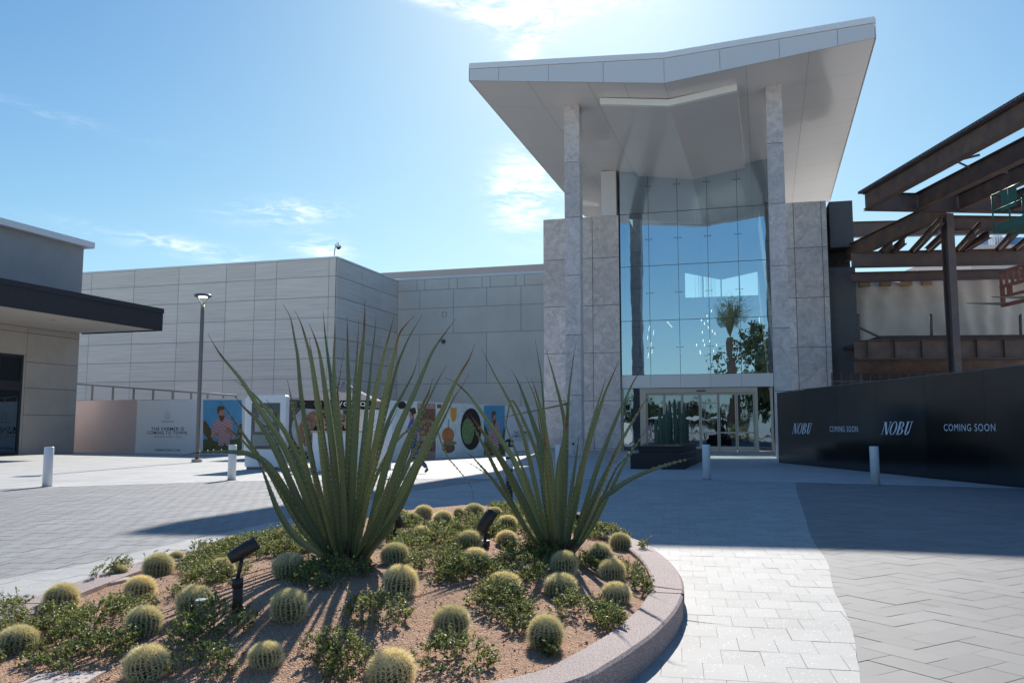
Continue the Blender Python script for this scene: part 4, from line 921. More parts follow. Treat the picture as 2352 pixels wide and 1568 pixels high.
def fasc(a0, a1, b0, b1, cuts):
    for i in range(len(cuts) - 1):
        c0, c1 = cuts[i] + .0012, cuts[i + 1] - .0012
        lo0, lo1 = a0.lerp(b0, c0), a0.lerp(b0, c1); hi0, hi1 = a1.lerp(b1, c0), a1.lerp(b1, c1); cap = .22
        h0, h1 = hi0 - Z3 * cap, hi1 - Z3 * cap
        f = [lo0, lo1, h1, h0]; g2 = [p - nF * .05 for p in f]
        fs.mesh(f + g2, [(4, 7, 6, 5), (0, 1, 5, 4), (3, 7, 6, 2), (0, 4, 7, 3), (1, 2, 6, 5)])
fasc(A0, A1, M0, M1, [0, .158, .42, .70, 1.0]); fasc(M0, M1, B0, B1, [0, .275, .56, .83, 1.0]); fs.build('fascia', 'alu', EB)
cp = MB()
for a, b in ((A1, M1), (M1, B1)):
    q8 = [a - Z3 * .2 - nF * .09, b - Z3 * .2 - nF * .09, b + Z3 * .05 - nF * .09, a + Z3 * .05 - nF * .09]; q9 = [p + nF * .35 for p in q8]
    cp.mesh(q8 + q9, [(0, 3, 2, 1), (4, 5, 6, 7), (0, 1, 5, 4), (3, 7, 6, 2), (0, 4, 7, 3), (1, 2, 6, 5)])
for a in (A0, B0):
    top = A1 if a is A0 else B1; s = -1 if a is A0 else 1; ex = e * s
    cp.mesh([a + ex * .02, a + ex * .05, a + ex * .05 + bk, a + ex * .02 + bk, top + ex * .02, top + ex * .05, top + ex * .05 + bk, top + ex * .02 + bk], [(0, 1, 2, 3), (4, 7, 6, 5), (1, 5, 6, 2), (0, 4, 5, 1)])
cp.build('roof_edge', 'cap', EB)
# dropped soffit tray with light slot
zd = fac(1592, 411)[1]; SM = onz(1538, 248, zd); PS = Vector((SM.x, SM.y, 0))
SL = onplane(1381, 244, PS, nF); SR = onplane(1693, 213, PS, nF)
glassP = PW
GM = onplane(1592, 411, glassP, nF); GLf = onplane(1466, 402, glassP, nF); GR = onplane(1712, 386, glassP, nF)
tr_ = MB()
def slab6(quad, h, mi):
    a, b, c, d = quad; up = Z3 * h
    tr_.mesh([a, b, c, d, a + up, b + up, c + up, d + up], [(3, 2, 1, 0), (0, 1, 5, 4), (1, 2, 6, 5), (3, 0, 4, 7)], mi)
slab6([SL, SM, GM + nF * .3, GLf + nF * .3], .9, 0); slab6([SM, SR, GR + nF * .3, GM + nF * .3], .9, 0); tr_.build('soffit_tray', 'soffit', EB)
M['slot'] = mat('white soffit trim', (.92, .9, .86), .35)
tr_ = MB()
for a, b in ((SL, SM), (SM, SR)):
    a2, b2 = a - nF * .03, b - nF * .03; q8 = [a2 - Z3 * .01, b2 - Z3 * .01, b2 + Z3 * .28, a2 + Z3 * .28]; q9 = [p - tv * .25 for p in q8]; tr_.mesh(q8 + [p for p in q9], [(4, 5, 6, 7), (0, 1, 5, 4), (0, 4, 7, 3), (1, 2, 6, 5), (3, 7, 6, 2)])
tr_.build('soffit_trim', 'slot', EB)
# curtain wall glass
cols = [1427, 1495.5, 1564, 1635, 1706.5, 1776]; us = [u(x, 862) for x in cols]; us = [us[0] + i * (us[-1] - us[0]) / 5 for i in range(6)]
zg = [fac(1500, 860.5)[1], fac(1500, 735)[1], fac(1500, 609)[1], fac(1500, 487)[1]]; zg.append(zg[-1] + (zg[2] - zg[1])); zg.append(17.2)
gl_ = MB(); rr = random.Random(5); mu = MB()
def soff_z(s, P=PW):    # height of the soffit above the glass plane
    # soffit sections are constant along tv; find the section coordinate of the point
    q = P + e * s; d = (q - PF); k = d.dot(nF) / tv.dot(nF); q0 = q - tv * k; sec = (q0 - M0).dot(e)
    a = (A0 - M0).dot(e); b_ = (B0 - M0).dot(e)
    return M0.z + (A0.z - M0.z) * sec / a if sec < 0 else M0.z + (B0.z - M0.z) * sec / b_
eg = flat(R(-16.4)); ng = Vector((-eg.y, eg.x, 0)); PG2 = PW + e * us[0] + nF * .2 - eg * us[0]      # the glazing stands square to the roof fold
for i in range(5):
    for j in range(5):
        z0, z1a, z1b = zg[j] + .012, zg[j + 1] - .012, zg[j + 1] - .012
        if j == 4: z1a, z1b = soff_z(us[i]) + .03, soff_z(us[i + 1]) + .03
        if j == 3 and zg[4] > min(soff_z(us[i]), soff_z(us[i + 1])): z1a = min(z1a, soff_z(us[i])); z1b = min(z1b, soff_z(us[i + 1]))
        if z1a <= z0 + .1: continue
        k1, k2 = rr.uniform(-.0012, .0012), rr.uniform(-.0012, .0012)
        u0, u1 = us[i] + .012, us[i + 1] - .012
        gl_.face([PG2 + eg * u0 + Z3 * z0 + ng * (.05 - k1 - k2), PG2 + eg * u1 + Z3 * z0 + ng * (.05 + k1 - k2), PG2 + eg * u1 + Z3 * z1b + ng * (.05 + k1 + k2), PG2 + eg * u0 + Z3 * z1a + ng * (.05 - k1 + k2)])
gl_.build('glazing', 'glass', EB)
for i in range(6):
    mu.box(PG2, eg, ng, Z3, (us[i] - .011, us[i] + .011), (.035, .075), (zg[0], soff_z(us[i])))
for j in range(1, 5): mu.box(PG2, eg, ng, Z3, (us[0] + .018, us[5] - .018), (.038, .072), (zg[j] - .015, zg[j] + .015))
mu.build('mullions', 'mullion', EB)
sp = MB()
for i in range(1, 5):
    for j in range(5):
        zz = (zg[j] + zg[j + 1]) / 2 if j < 4 else zg[4] + 1.4; sp = MB(); c = PG2 + eg * us[i] + Z3 * zz
        for s_ in (-.17, .17): sp.tube([c + eg * s_ - ng * .01, c + eg * s_ + ng * .045], .024, 8)
        sp.box(c, eg, ng, Z3, (-.17, .17), (.015, .034), (-.006, .006)); sp.build('spider_fitting', 'mullion', EB)
mb = MB(); mb.box(PG2, eg, ng, Z3, (us[0] - .01, us[5] + .02), (-.05, .4), (fac(1500, 891.5)[1], zg[0] - .01), 1)
for i in range(5): mb.box(PG2, eg, ng, Z3, (us[i] + .006, us[i + 1] - .006), (-.09, -.05), (fac(1500, 891)[1] + .01, zg[0] - .015), 0)
mb.build('spandrel', ['alu', 'joint'], EB)
zh = fac(1500, 891.5)[1]
# doors
D_ = lambda x: u(x, 970)
fr = MB()
for x0, x1 in ((1425, 1431), (1470, 1484), (1734, 1742), (1771, 1777)): fr.box(PG2, eg, ng, Z3, (D_(x0), D_(x1)), (-.02, .18), (0, zh - .003))
zt2 = fac(1600, 902)[1]; fr.box(PG2, eg, ng, Z3, (D_(1484), D_(1734)), (-.01, .2), (zt2, zh - .004)); fr.build('entrance_frame', 'door_frame', EB)
xs_ = [1484 + (1734 - 1484) * i / 6 for i in range(7)]; zmid = fac(1600, 993)[1]
for i in range(6):
    dm = MB(); a, b = D_(xs_[i]) + .01, D_(xs_[i + 1]) - .01; y0 = .06 if i in (2, 3) else .10; P = PG2
    for q_ in (((a, a + .07), (0.0, zt2 - .01)), ((b - .07, b), (0.0, zt2 - .01)), ((a + .07, b - .07), (0, .26)), ((a + .07, b - .07), (zt2 - .12, zt2 - .012)), ((a + .07, b - .07), (zmid - .04, zmid + .04))):
        dm.box(P, eg, ng, Z3, q_[0], (y0, y0 + .05), q_[1])
    d_o = dm.build('sliding_door', 'door_frame', EB)
    gm = MB(); gm.face([P + eg * (a + .07) + ng * (y0 + .025) + Z3 * .26, P + eg * (b - .07) + ng * (y0 + .025) + Z3 * .26, P + eg * (b - .07) + ng * (y0 + .025) + Z3 * (zt2 - .12), P + eg * (a + .07) + ng * (y0 + .025) + Z3 * (zt2 - .12)]); gm.build('pane', 'glass_door', d_o)
for x0, x1 in ((1431, 1470), (1742, 1771)):
    gm = MB(); gm.face([PG2 + eg * D_(x0) + ng * .08 + Z3 * .03, PG2 + eg * D_(x1) + ng * .08 + Z3 * .03, PG2 + eg * D_(x1) + ng * .08 + Z3 * zh, PG2 + eg * D_(x0) + ng * .08 + Z3 * zh]); gm.build('side_light', 'glass_door', EB)
q = MB(); c = PG2 + eg * D_(1612) + Z3 * (zt2 + .12); q.box(c, eg, ng, Z3, (-.25, .25), (-.08, -.012), (-.04, .03)); q.build('door_sensor', 'black_metal', EB)
# white side panels beside the glass above the stone
mb = MB(); ul, ur = u(1381, 440), u(1415, 440); zt_ = soff_z(ul); z0_ = zrow[-1]
mb.box(PW, e, nF, Z3, (ul, ur), (.0, 1.0), (z0_ + .01, fac(1398, 393)[1])); mb.build('side_panel', 'alu', EB); mb = MB(); mb.box(PW, e, nF, Z3, (right_us[0] - .02, right_us[0] + .12), (-.02, 1.0), (zrow_r[-1], soff_z(right_us[0]) + .1)); mb.build('side_panel', 'alu', EB)
# atrium behind the glass
M['inner'] = mat('atrium plaster', (.20, .20, .20), .8); M['inner_floor'] = mat('atrium floor', (.22, .2, .18), .3)
PB = PW + nF * 19
w0, w1 = fac(1573, 650, PB)[0], fac(1741, 650, PB)[0]; wz0, wz1 = fac(1650, 681, PB)[1], fac(1574, 620, PB)[1]
sl, sr = u(1382, 450) - 0, right_us[0] + .1
mb = MB(); L0, L1 = sl - .2, sr + .3
mb.box(PB, e, nF, Z3, (L0, w0), (0, .4), (0, 18)); mb.box(PB, e, nF, Z3, (w1, L1), (0, .4), (0, 18)); mb.box(PB, e, nF, Z3, (w0, w1), (0, .4), (0, wz0)); 
zl_, zm_, zr_ = fac(1574, 625, PB)[1], fac(1652, 641, PB)[1], fac(1741, 622, PB)[1]; wm = (w0 + w1) / 2
for a9, b9, za, zb9 in ((w0, wm, zl_, zm_), (wm, w1, zm_, zr_)):
    q4 = [PB + e * a9 + Z3 * za, PB + e * b9 + Z3 * zb9, PB + e * b9 + Z3 * 18, PB + e * a9 + Z3 * 18]; mb.mesh(q4 + [p + nF * .4 for p in q4], [(0, 1, 2, 3), (4, 7, 6, 5), (0, 4, 5, 1)])
mb.build('inner_wall', 'inner', EB)
mb = MB()
for k in range(1, 4): s_ = w0 + (w1 - w0) * k / 4; mb.box(PB, e, nF, Z3, (s_ - .05, s_ + .05), (.1, .2), (wz0, wz1 - .1))
mb.build('clerestory_bars', 'mullion', EB)
mb = MB()
for s_, hgt in ((sl, 18), (sr, 18)):
    base = PW + e * s_ + nF * .5; 
    q8 = [base, base + e * .2, base + e * .2 + nF * 18.6, base + nF * 18.6]; zt3 = [max(1, (soff_z(s_) + .1))] * 4
    mb.mesh(q8 + [q + Z3 * z for q, z in zip(q8, zt3)], [(0, 3, 2, 1), (4, 5, 6, 7), (0, 1, 5, 4), (1, 2, 6, 5), (2, 3, 7, 6), (3, 0, 4, 7)])
mb.build('atrium_side_wall', 'inner', EB)
mb = MB(); mb.box(PW, e, nF, Z3, (us[0], us[5]), (.25, 18.9), (.004, .02)); mb.build('floor', 'inner_floor', EB)
mb = MB(); mb.box(PW, e, nF, Z3, (left_us[0] + .1, sl - .02), (3.5, 26), (0, 10.8)); mb.box(PW, e, nF, Z3, (sr + .3, right_us[-1] + 2.0), (3.5, 26), (0, 10.2)); mb.build('rear_block', 'stucco', EB)
ch = thing('chandelier', 'cluster of small lit pendants hanging inside behind the tall glass', 'chandelier', PW + nF * 7 + e * 5)
cd = MB(); rr = random.Random(9)
PD = PW + nF * 7
for x, y in ((1540, 787), (1536, 740), (1543, 748), (1551, 742), (1552, 757), (1561, 765), (1567, 771), (1538, 768), (1555, 788), (1525, 797), (1543, 797), (1571, 797), (1533, 812), (1534, 816), (1564, 811), (1549, 730), (1559, 719)):
    p = onplane(x + 75, y - 5, PD, nF); o = MB(); o.tube([p - Z3 * .09, p - Z3 * .05, p + Z3 * .05, p + Z3 * .09], [.008, .022, .022, .008], 8); o.build('pendant', 'pend', ch); cd.tube([p + Z3 * .09, Vector((p.x, p.y, 15))], .008, 4)
for x, y, dx, dy in ((1490, 760, 2, -12), (1487, 780, 1, -10), (1494, 800, 2, -14), (1488, 822, 2, -12), (1500, 770, 2, -12), (1497, 812, 1, -10), (1532, 738, 12, 14), (1744, 742, 0, -14)):
    p = onplane(x, y, PD, nF); q = onplane(x + dx, y + dy, PD, nF); o = MB(); o.tube([p, q], .015, 6); o.build('light_rod', 'pend', ch); cd.tube([q, Vector((q.x, q.y, 15))], .006, 4)
cd.build('cords', 'mullion', ch)

# entrance planter with column cacti
pf0, pf1, pb1 = onz(1448, 1076.5), onz(1572, 1077.6), onz(1614, 1058); pb0 = pf0 + (pb1 - pf1); hz = .47
t = thing('entrance_planter', 'long dark planter box before the doors with tall column cacti', 'planter', (pf0 + pb1) / 2)
def prism(mb, base, z0, z1, mi=0):
    n_ = len(base); lo = [Vector((p.x, p.y, z0)) for p in base]; hi = [Vector((p.x, p.y, z1)) for p in base]
    mb.mesh(lo + hi, [tuple(range(n_))[::-1], tuple(range(n_, 2 * n_))] + [(i, (i + 1) % n_, n_ + (i + 1) % n_, n_ + i) for i in range(n_)], mi)
q = MB(); prism(q, [pf0, pf1, pb1, pb0], 0, hz); q.build('box', 'planter_black', t)
cc = (pf0 + pf1 + pb0 + pb1) / 4; q = MB(); ins = [cc + (p - cc) * .8 for p in (pf0, pf1, pb1, pb0)]; prism(q, ins, hz, hz + .22); q.build('upper_tier', 'planter_black', t)
q = MB(); ins2 = [cc + (p - cc) * .74 for p in (pf0, pf1, pb1, pb0)]; prism(q, ins2, hz + .22, hz + .25); q.build('soil', 'soil', t)
q = MB(); rr = random.Random(8)
for _ in range(500):
    a, b_ = rr.random(), rr.random(); p = ins2[0].lerp(ins2[1], a).lerp(ins2[3].lerp(ins2[2], a), b_); s = rr.uniform(.04, .1); d = Vector((rr.uniform(-1, 1), rr.uniform(-1, 1), rr.uniform(.3, 1.2))).normalized()
    o = p + Z3 * (hz + .25); q.face([o - d.orthogonal() * s * .3, o + d * s, o + d.orthogonal() * s * .3])
M['succulent'] = ground_leaf_mat('blue succulents', [(.09, .13, .12), (.14, .19, .17), (.08, .1, .07)])
kind(q.build('low_succulents', 'succulent', t), 'stuff')
M['colcactus'] = mat('column cactus skin', (.05, .085, .055), .6, col2=(.08, .12, .08), vscale=3)
for i, (x, yt) in enumerate(((1506, 962), (1515, 935), (1519, 960), (1525, 950), (1531, 938), (1538, 919), (1541, 950), (1549, 916), (1553, 955), (1560, 920), (1565, 948), (1571, 925), (1578, 962), (1510, 985), (1556, 975))):
    a = .12 + .76 * (i / 14); p = ins2[0].lerp(ins2[1], .2 + .6 * rr.random()).lerp(ins2[3].lerp(ins2[2], .5), .15 + .5 * rr.random())
    tt = aty(x, yt, p.y); x_ = tt.x; r = .058; nr = 36; vs2 = []; fs2 = []; zs2 = [hz + .24, hz + .5, tt.z * .6 + .3, tt.z - .15, tt.z - .04, tt.z]; rs = [r * .9, r, r, r * .95, r * .6, .01]
    q = thing('column_cactus', 'slender upright column cactus in the planter before the doors', 'cactus', (x_, p.y, hz + .25), 'column cacti in the entrance planter')
    mb = MB()
    for z, r1 in zip(zs2, rs):
        for k in range(nr): an = 2 * math.pi * k / nr; rad = r1 * (1 - .22 * (.5 - .5 * math.cos(an * 9))); vs2.append((x_ + rad * math.cos(an), p.y + rad * math.sin(an), z))
    for j in range(5):
        for k in range(nr): fs2.append((j * nr + k, j * nr + (k + 1) % nr, (j + 1) * nr + (k + 1) % nr, (j + 1) * nr + k))
    mb.mesh(vs2, fs2, 0, True); mb.build('stem', 'colcactus', q)

# ================================================================== BACK BUILDING (panelled) and far wall
AW = R(-16.3); ew = flat(AW); nw = Vector((-ew.y, ew.x, 0))
C0 = aty(773, 589, 62.0); ztop = C0.z; PBk = Vector((C0.x, C0.y, 0))
BB = thing('panelled_building', 'large windowless building clad in grey combed panels with a sharp corner', 'building', PBk)
def fb(px, py): q = onplane(px, py, PBk, nw); return (q - PBk).dot(ew), q.z
e_cur, n_cur = ew, nw
usb = [-46, -40, -34.5] + [fb(x, 640)[0] for x in (212, 310, 412, 521, 587, 636, 756)] + [0]
zsb = [0] + sorted(fb(587, D)[1] for D in (1011, 938 , 873 - 2, 822, 775, 729, 685.5, 643)) ; zsb = [z for z in zsb if z >= 0]
zrow_b = [fb(640, y)[1] for y in (1030, 960, 915, 870.5, 825, 779.5, 733.5, 687.5, 641)]
zrow_b = [0] + [z for z in zrow_b if z > .3] + [ztop - .12]
mb = MB(); panels(mb, PBk, usb, zrow_b, gap=.04, depth=.5); mb.build('front_wall', ['combed', 'joint_soft'], BB)
# right return
aP = R(90 - 16.9); ep = flat(aP); npv = Vector((ep.y, -ep.x, 0))   # outward normal to the right
C1 = onplane(913, 643, PBk, npv if False else npv); 
def fp(px, py): q = onplane(px, py, PBk, npv); return (q - PBk).dot(ep), q.z
LP = fp(913, 640)[0]
mb = MB(); usp = [0, fp(873 - 0, 700)[0] * 0 + fp(829, 700)[0], fp(876, 700)[0], LP]
for i in range(len(usp) - 1):
    for j in range(len(zrow_b) - 1): mb.box(PBk, ep, npv, Z3, (usp[i] + .02, usp[i + 1] - .02), (0, .06), (zrow_b[j] + .025, zrow_b[j + 1] - .025), 0)
mb.box(PBk, ep, npv, Z3, (.5, LP), (-.5, .03), (0, ztop - .13), 1); mb.build('side_wall', ['combed', 'joint_soft'], BB)
mb = MB(); mb.box(PBk, ew, nw, Z3, (-46, .07), (-.1, .5), (ztop - .12, ztop)); mb.box(PBk, ep, npv, Z3, (.5, LP), (-.4, .12), (ztop - .12, ztop - .001)); mb.build('coping', 'cap', BB)
mb = MB(); mb.box(PBk, ew, nw, Z3, (-46, -.6), (.52, 14), (0, ztop - .3)); mb.build('core', 'stucco', BB)
# wall X: plain panelled facade behind
P2 = PBk + ep * LP; e_cur, n_cur = ew, nw
FW = thing('rear_mall_wall', 'plain pale facade of large scored panels between the corner and the marble', 'building', P2)
def fx(px, py): q = onplane(px, py, P2, nw); return (q - P2).dot(ew), q.z
zr = [fx(1100, y)[1] for y in (957, 878 + 27 - 0, 762, 702, 658, 632)]
rows = [0, fx(1085, 880)[1], fx(1085, 764)[1], fx(1085, 704)[1], fx(1085, 661.5)[1], fx(1085, 636)[1]]
mb = MB(); colsA = [913, 964, 1041, 1118, 1197, 1280, 1360]; colsB = [913, 1041, 1197, 1360]; top_cols = [913, 957, 975, 1031, 1050, 1107, 1126, 1185, 1205, 1260, 1360]
base_z = [0] + rows[1:]
lay = [colsB, [913, 964, 1118, 1280, 1360], colsB, colsA, top_cols]
for j in range(5):
    xs3 = [fx(x, 760)[0] for x in lay[j]]
    for i in range(len(xs3) - 1): mb.box(P2, ew, nw, Z3, (xs3[i] + .02, xs3[i + 1] - .02), (-.04, 0), (base_z[j] + .02, base_z[j + 1] - .02), 0)
mb.box(P2, ew, nw, Z3, (-.1, fx(1360, 760)[0]), (-.022, .5), (0, base_z[5]), 1); mb.build('facade', ['render_wall', 'joint_soft'], FW)
mb = MB(); mb.box(P2, ew, nw, Z3, (-.3, fx(1360, 700)[0]), (-.1, .5), (base_z[5], base_z[5] + .2)); mb.build('coping', 'cap', FW)
mb = MB(); mb.box(P2, ew, nw, Z3, (-5, fx(1360, 700)[0]), (4.2, 9), (0, fx(1100, 617)[1] * 1.065)); mb.build('parapet', 'parapet', FW)
q = MB(); c = onplane(1019, 784, P2, nw); q.tube([c - nw * .05, c - nw * .22, c - nw * .24], [.2, .17, .05], 16); q.build('wall_camera', 'pole_grey', FW)
q = MB(); c = onplane(1021, 722, P2, nw)
for a in ((-.2, .2, .17, .2), (-.2, .2, -.2, -.17), (-.2, -.17, -.169, .169), (.17, .2, -.169, .169)): q.box(c, ew, nw, Z3, a[:2], (-.07, -.041), a[2:])
q.build('access_hatch', 'joint_soft', FW)
# roof camera and vent
p = aty(767, 583, 61.5); p.z = ztop; t = thing('security_camera', 'dome security camera on a curved arm at the roof corner', 'camera', p); k = aty(1, 1, 1)
pt = [aty(x, y, 61.5) for x, y in ((767.5, 587), (769, 573), (771, 562), (775, 558), (778, 558), (778, 563))]; q = MB(); q.tube(pt, .045, 8); q.build('arm', 'cap', t)
c = aty(777.5, 567, 61.5); q = MB(); q.tube([c + Z3 * .15, c + Z3 * .1, c - Z3 * .04, c - Z3 * .05], [.1, .2, .22, .2], 14); q.build('housing', 'cap', t); q = MB(); q.tube([c - Z3 * .05, c - Z3 * .15, c - Z3 * .2], [.17, .13, .03], 14); q.build('dome', 'black_metal', t)
p = onplane(320, 617, PBk + nw * 2, nw); p.z = ztop - .3; t = thing('roof_vent', 'small grey vent cluster on the panelled roof', 'vent', p); q = MB()
for k in range(4): q.box(p + ew * (k * .4 - .8), ew, nw, Z3, (0, .33), (0, .5), (0, .62 + .1 * (k % 2)))
q.build('cowl', 'pole_grey', t)

# ================================================================== LEFT SHOP
A_L = R(71.9); el = flat(A_L); nl = Vector((el.y, -el.x, 0))  # nl: outward (to the right/camera)
K0 = onz(167, 1040); PL = Vector((K0.x, K0.y, 0))
LS = thing('corner_shop', 'tan panelled shop with a deep black flat canopy at the left edge', 'building', PL)
def fl(px, py): q = onplane(px, py, PL, nl); return (q - PL).dot(el), q.z
zc = onplane(179, 767, PL, nl).z; zu = onplane(187, 568, PL, nl).z
us_l = [-22, -16, fl(41, 900)[0], fl(50, 900)[0] * 0 + fl(84 / 1.0 * 0 + 52, 850)[0], fl(167, 900)[0]]
dU0, dU1 = -13, fl(47, 930)[0]; zdo = fl(53, 816)[1]
rows_l = [0] + [fl(120, y)[1] for y in (952.5, 889.5, 823.0)] + [fl(120, 760)[1], zc]
rows_l[4] = fl(150, 775.5)[1]; rows_l[1], rows_l[2], rows_l[3] = fl(110, 953)[1], fl(110, 893)[1], fl(110, 835)[1]
rows_l = sorted(rows_l)
mb = MB()
for i, (a, b) in enumerate(((dU1 + .12, 0.0),)):
    for j in range(len(rows_l) - 1): mb.box(PL, el, nl, Z3, (a + .02, b - .0), (0, .05), (rows_l[j] + .012, rows_l[j + 1] - .012), 0)
mb.box(PL, el, nl, Z3, (dU1, dU1 + .12), (-.0, .045), (0, zdo), 0)
mb.box(PL, el, nl, Z3, (-22, dU1 + .12), (0, .05), (zdo + .02, rows_l[4] - .01), 0); mb.box(PL, el, nl, Z3, (-22, dU1 + .12), (0, .05), (rows_l[4] + .01, zc - .01), 0)
mb.box(PL, el, nl, Z3, (dU1, 0), (-.4, .022), (0, zc), 1); mb.box(PL, el, nl, Z3, (-22, dU1), (-.4, .022), (zdo + .01, zc), 1); mb.build('wall', ['tan_panel', 'joint'], LS)
mb = MB(); mb.box(PL, el, nl, Z3, (-22, .0), (-.4, .03), (zc + .002, zu)); mb.box(PL, el, nl, Z3, (-.4, 0), (-30, -.41), (0, zu)); mb.build('upper_wall', 'stucco', LS)
mb = MB(); mb.box(PL, el, nl, Z3, (-22, .35), (-.6, .4), (zu + .002, zu + .32)); mb.build('coping', 'cap', LS)
mb = MB(); mb.box(PL, el, nl, Z3, (-21.8, -.42), (-28, -.42), (.0, zu - .2)); mb.build('core', 'stucco', LS)
# glazed shopfront
fr = MB(); P = PL
for a, b in ((-21.9, -21.8), (-16, -15.9), (-10, -9.9), (dU1 - .75 - .6, dU1 - .75 - .52), (dU1 - .12, dU1 - .002)): fr.box(P, el, nl, Z3, (a, b), (-.05, .05), (0, zdo))
ztr = fl(30, 885)[1]
fr.box(P, el, nl, Z3, (-21.8, dU1 - .12), (-.045, .045), (zdo - .12, zdo - .001)); fr.box(P, el, nl, Z3, (-21.8, dU1 - .12), (-.045, .045), (ztr - .22, ztr + .22)); fr.box(P, el, nl, Z3, (-21.8, dU1 - .12), (-.045, .045), (0, .15)); fr.build('shopfront_frame', 'black_metal', LS)
gm = MB(); gm.face([P + el * -21.9 + Z3 * .1, P + el * dU1 + Z3 * .1, P + el * dU1 + Z3 * zdo, P + el * -21.9 + Z3 * zdo]); gm.build('shopfront_glass', 'glass_dark', LS)
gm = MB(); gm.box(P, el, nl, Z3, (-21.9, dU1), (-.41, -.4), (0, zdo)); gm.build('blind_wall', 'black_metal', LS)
# canopy
Cc = onz(373, 760, zc); s_out = (Cc - PL).dot(nl); s_al = (Cc - PL).dot(el); fh = onplane(374, 709, Vector((Cc.x, Cc.y, 0)), nl).z - zc
mb = MB(); mb.box(PL, el, nl, Z3, (-26, s_al), (s_out - .05, s_out), (zc, zc + fh * .78)); mb.box(PL, el, nl, Z3, (-26, s_al + .03), (s_out - .1, s_out + .03), (zc + fh * .785, zc + fh))
mb.box(PL, el, nl, Z3, (s_al - .05, s_al), (.06, s_out - .05), (zc, zc + fh)); mb.box(PL, el, nl, Z3, (-26, s_al - .06), (.06, s_out - .06), (zc + fh * .7, zc + fh * .95)); can = mb.build('canopy', 'black_metal', LS)
mb = MB(); mb.box(PL, el, nl, Z3, (-26, s_al - .3), (.06, s_out - .3), (zc + .03, zc + .06)); mb.build('soffit', 'white_soffit', can)
mb = MB()
for x, y in ((123, 735), (267, 757)): mb = MB(); c = onz(x, y, zc + .03); mb.tube([c, c - Z3 * .006], .12, 12); mb.build('downlight', 'pole_grey', can)
mb = MB()
for x, y in ((10, 740), (151, 763)): mb = MB(); c = onplane(x, y, PL, nl); mb.tube([c + nl * .05, c + nl * .12], .06, 10); mb.build('wall_light', 'white_soffit', LS)

# ================================================================== HOARDINGS
def hoard(name, a, b, h, lab, mk='white_panel', thick=.08, z0=.0):
    t = thing(name, lab, 'hoarding', a); ex = (b - a).normalized(); ny = Vector((-ex.y, ex.x, 0)); L = (b - a).length
    q = MB(); q.box(a, ex, ny, Z3, (0, L), (0, thick), (z0, h)); q.build('board', mk, t)
    return t, ex, ny
# left run
hz_ = 2.62
HA, HB_, HC_ = onz(100, 1035.5), onz(310, 1040), onz(560, 1045.5)
h1, ex1, ny1 = hoard('site_hoarding', HA, HB_, 2.72, 'pinkish unprinted hoarding beside the tan shop wall', 'pink_panel')
h2, ex2, ny2 = hoard('site_hoarding', HB_, HC_ + (HC_ - HB_) * .0, 2.66, 'white hoarding with a farmer message and a poster of a bearded man', 'white_panel')
def wpt(P, ex, ny, px, py): q = onplane(px, py, P, ny); return q
def on(P, ny, px, py, d=.006): return onplane(px, py, P, ny) - ny * d
def wtext(P, ex, ny, body, x0, x1, yc, hpx, par, m_='ink', bold=0, space=1.0, shear=0, d=.006):
    a, b = on(P, ny, x0, yc, d), on(P, ny, x1, yc, d); s = (on(P, ny, (x0 + x1) / 2, yc - hpx / 2, d) - on(P, ny, (x0 + x1) / 2, yc + hpx / 2, d)).length
    return text_mesh(body, (a + b) / 2, ex, Z3, w=(b - a).length, h=s, parent=par, m_=m_, bold=bold, space=space, shear=shear)
def poly(P, ny, pts, par, mk, name, d=.01, mb=None):
    own = mb is None; mb = mb or MB(); mb.face([on(P, ny, x, y, d) for x, y in pts][::1]); 
    if own: mb.build(name, mk, par)
def ell(cx, cy_, rx, ry, n=20): return [(cx + rx * math.cos(2 * math.pi * k / n), cy_ + ry * math.sin(2 * math.pi * k / n)) for k in range(n)]
def farmer_text(P, ex, ny, x0, x1, yt, yb, par):
    W_ = x1 - x0; H_ = yb - yt; X = lambda f: x0 + W_ * f; Y = lambda f: yt + H_ * f
    # little barn emblem
    mb = MB(); w = .35
    def ln(a, b, ww=.5):
        dx, dy = b[0] - a[0], b[1] - a[1]; l = math.hypot(dx, dy); nx, ny_ = -dy / l * ww / 2, dx / l * ww / 2
        mb.face([on(P, ny, a[0] + nx, a[1] + ny_), on(P, ny, b[0] + nx, b[1] + ny_), on(P, ny, b[0] - nx, b[1] - ny_), on(P, ny, a[0] - nx, a[1] - ny_)])
    cx = X(.505); r = W_ * .037; t0, t1, t2 = Y(.205), Y(.26), Y(.35)
    for a, b in (((cx, t0), (cx - r, t1)), ((cx, t0), (cx + r, t1)), ((cx - r, t1), (cx - r, t2)), ((cx + r, t1), (cx + r, t2)), ((cx - r, t2), (cx + r, t2))): ln(a, b)
    for k in (-.5, -.17, .17, .5): ln((cx + r * k, t1), (cx + r * k, t2), .3)
    mb.build('emblem', 'ink_grey', par)
    wtext(P, ex, ny, 'FARMHOUSE', X(.41), X(.60), Y(.405), H_ * .032, par, 'ink_grey')
    wtext(P, ex, ny, 'THE FARMER IS', X(.25), X(.755), Y(.54), H_ * .062, par, 'ink', .012, 1.15)
    wtext(P, ex, ny, 'COMING TO TOWN.', X(.19), X(.815), Y(.612), H_ * .062, par, 'ink', .012, 1.12)
    wtext(P, ex, ny, 'OPENING EARLY 2020', X(.29), X(.71), Y(.688), H_ * .036, par, 'ink_grey', 0, 1.1)
    wtext(P, ex, ny, 'FARMHOUSEAZ.COM', X(.31), X(.69), Y(.935), H_ * .034, par, 'ink', .006)
farmer_text(HB_, ex2, ny2, 310, 459, 918, 1041, h2)
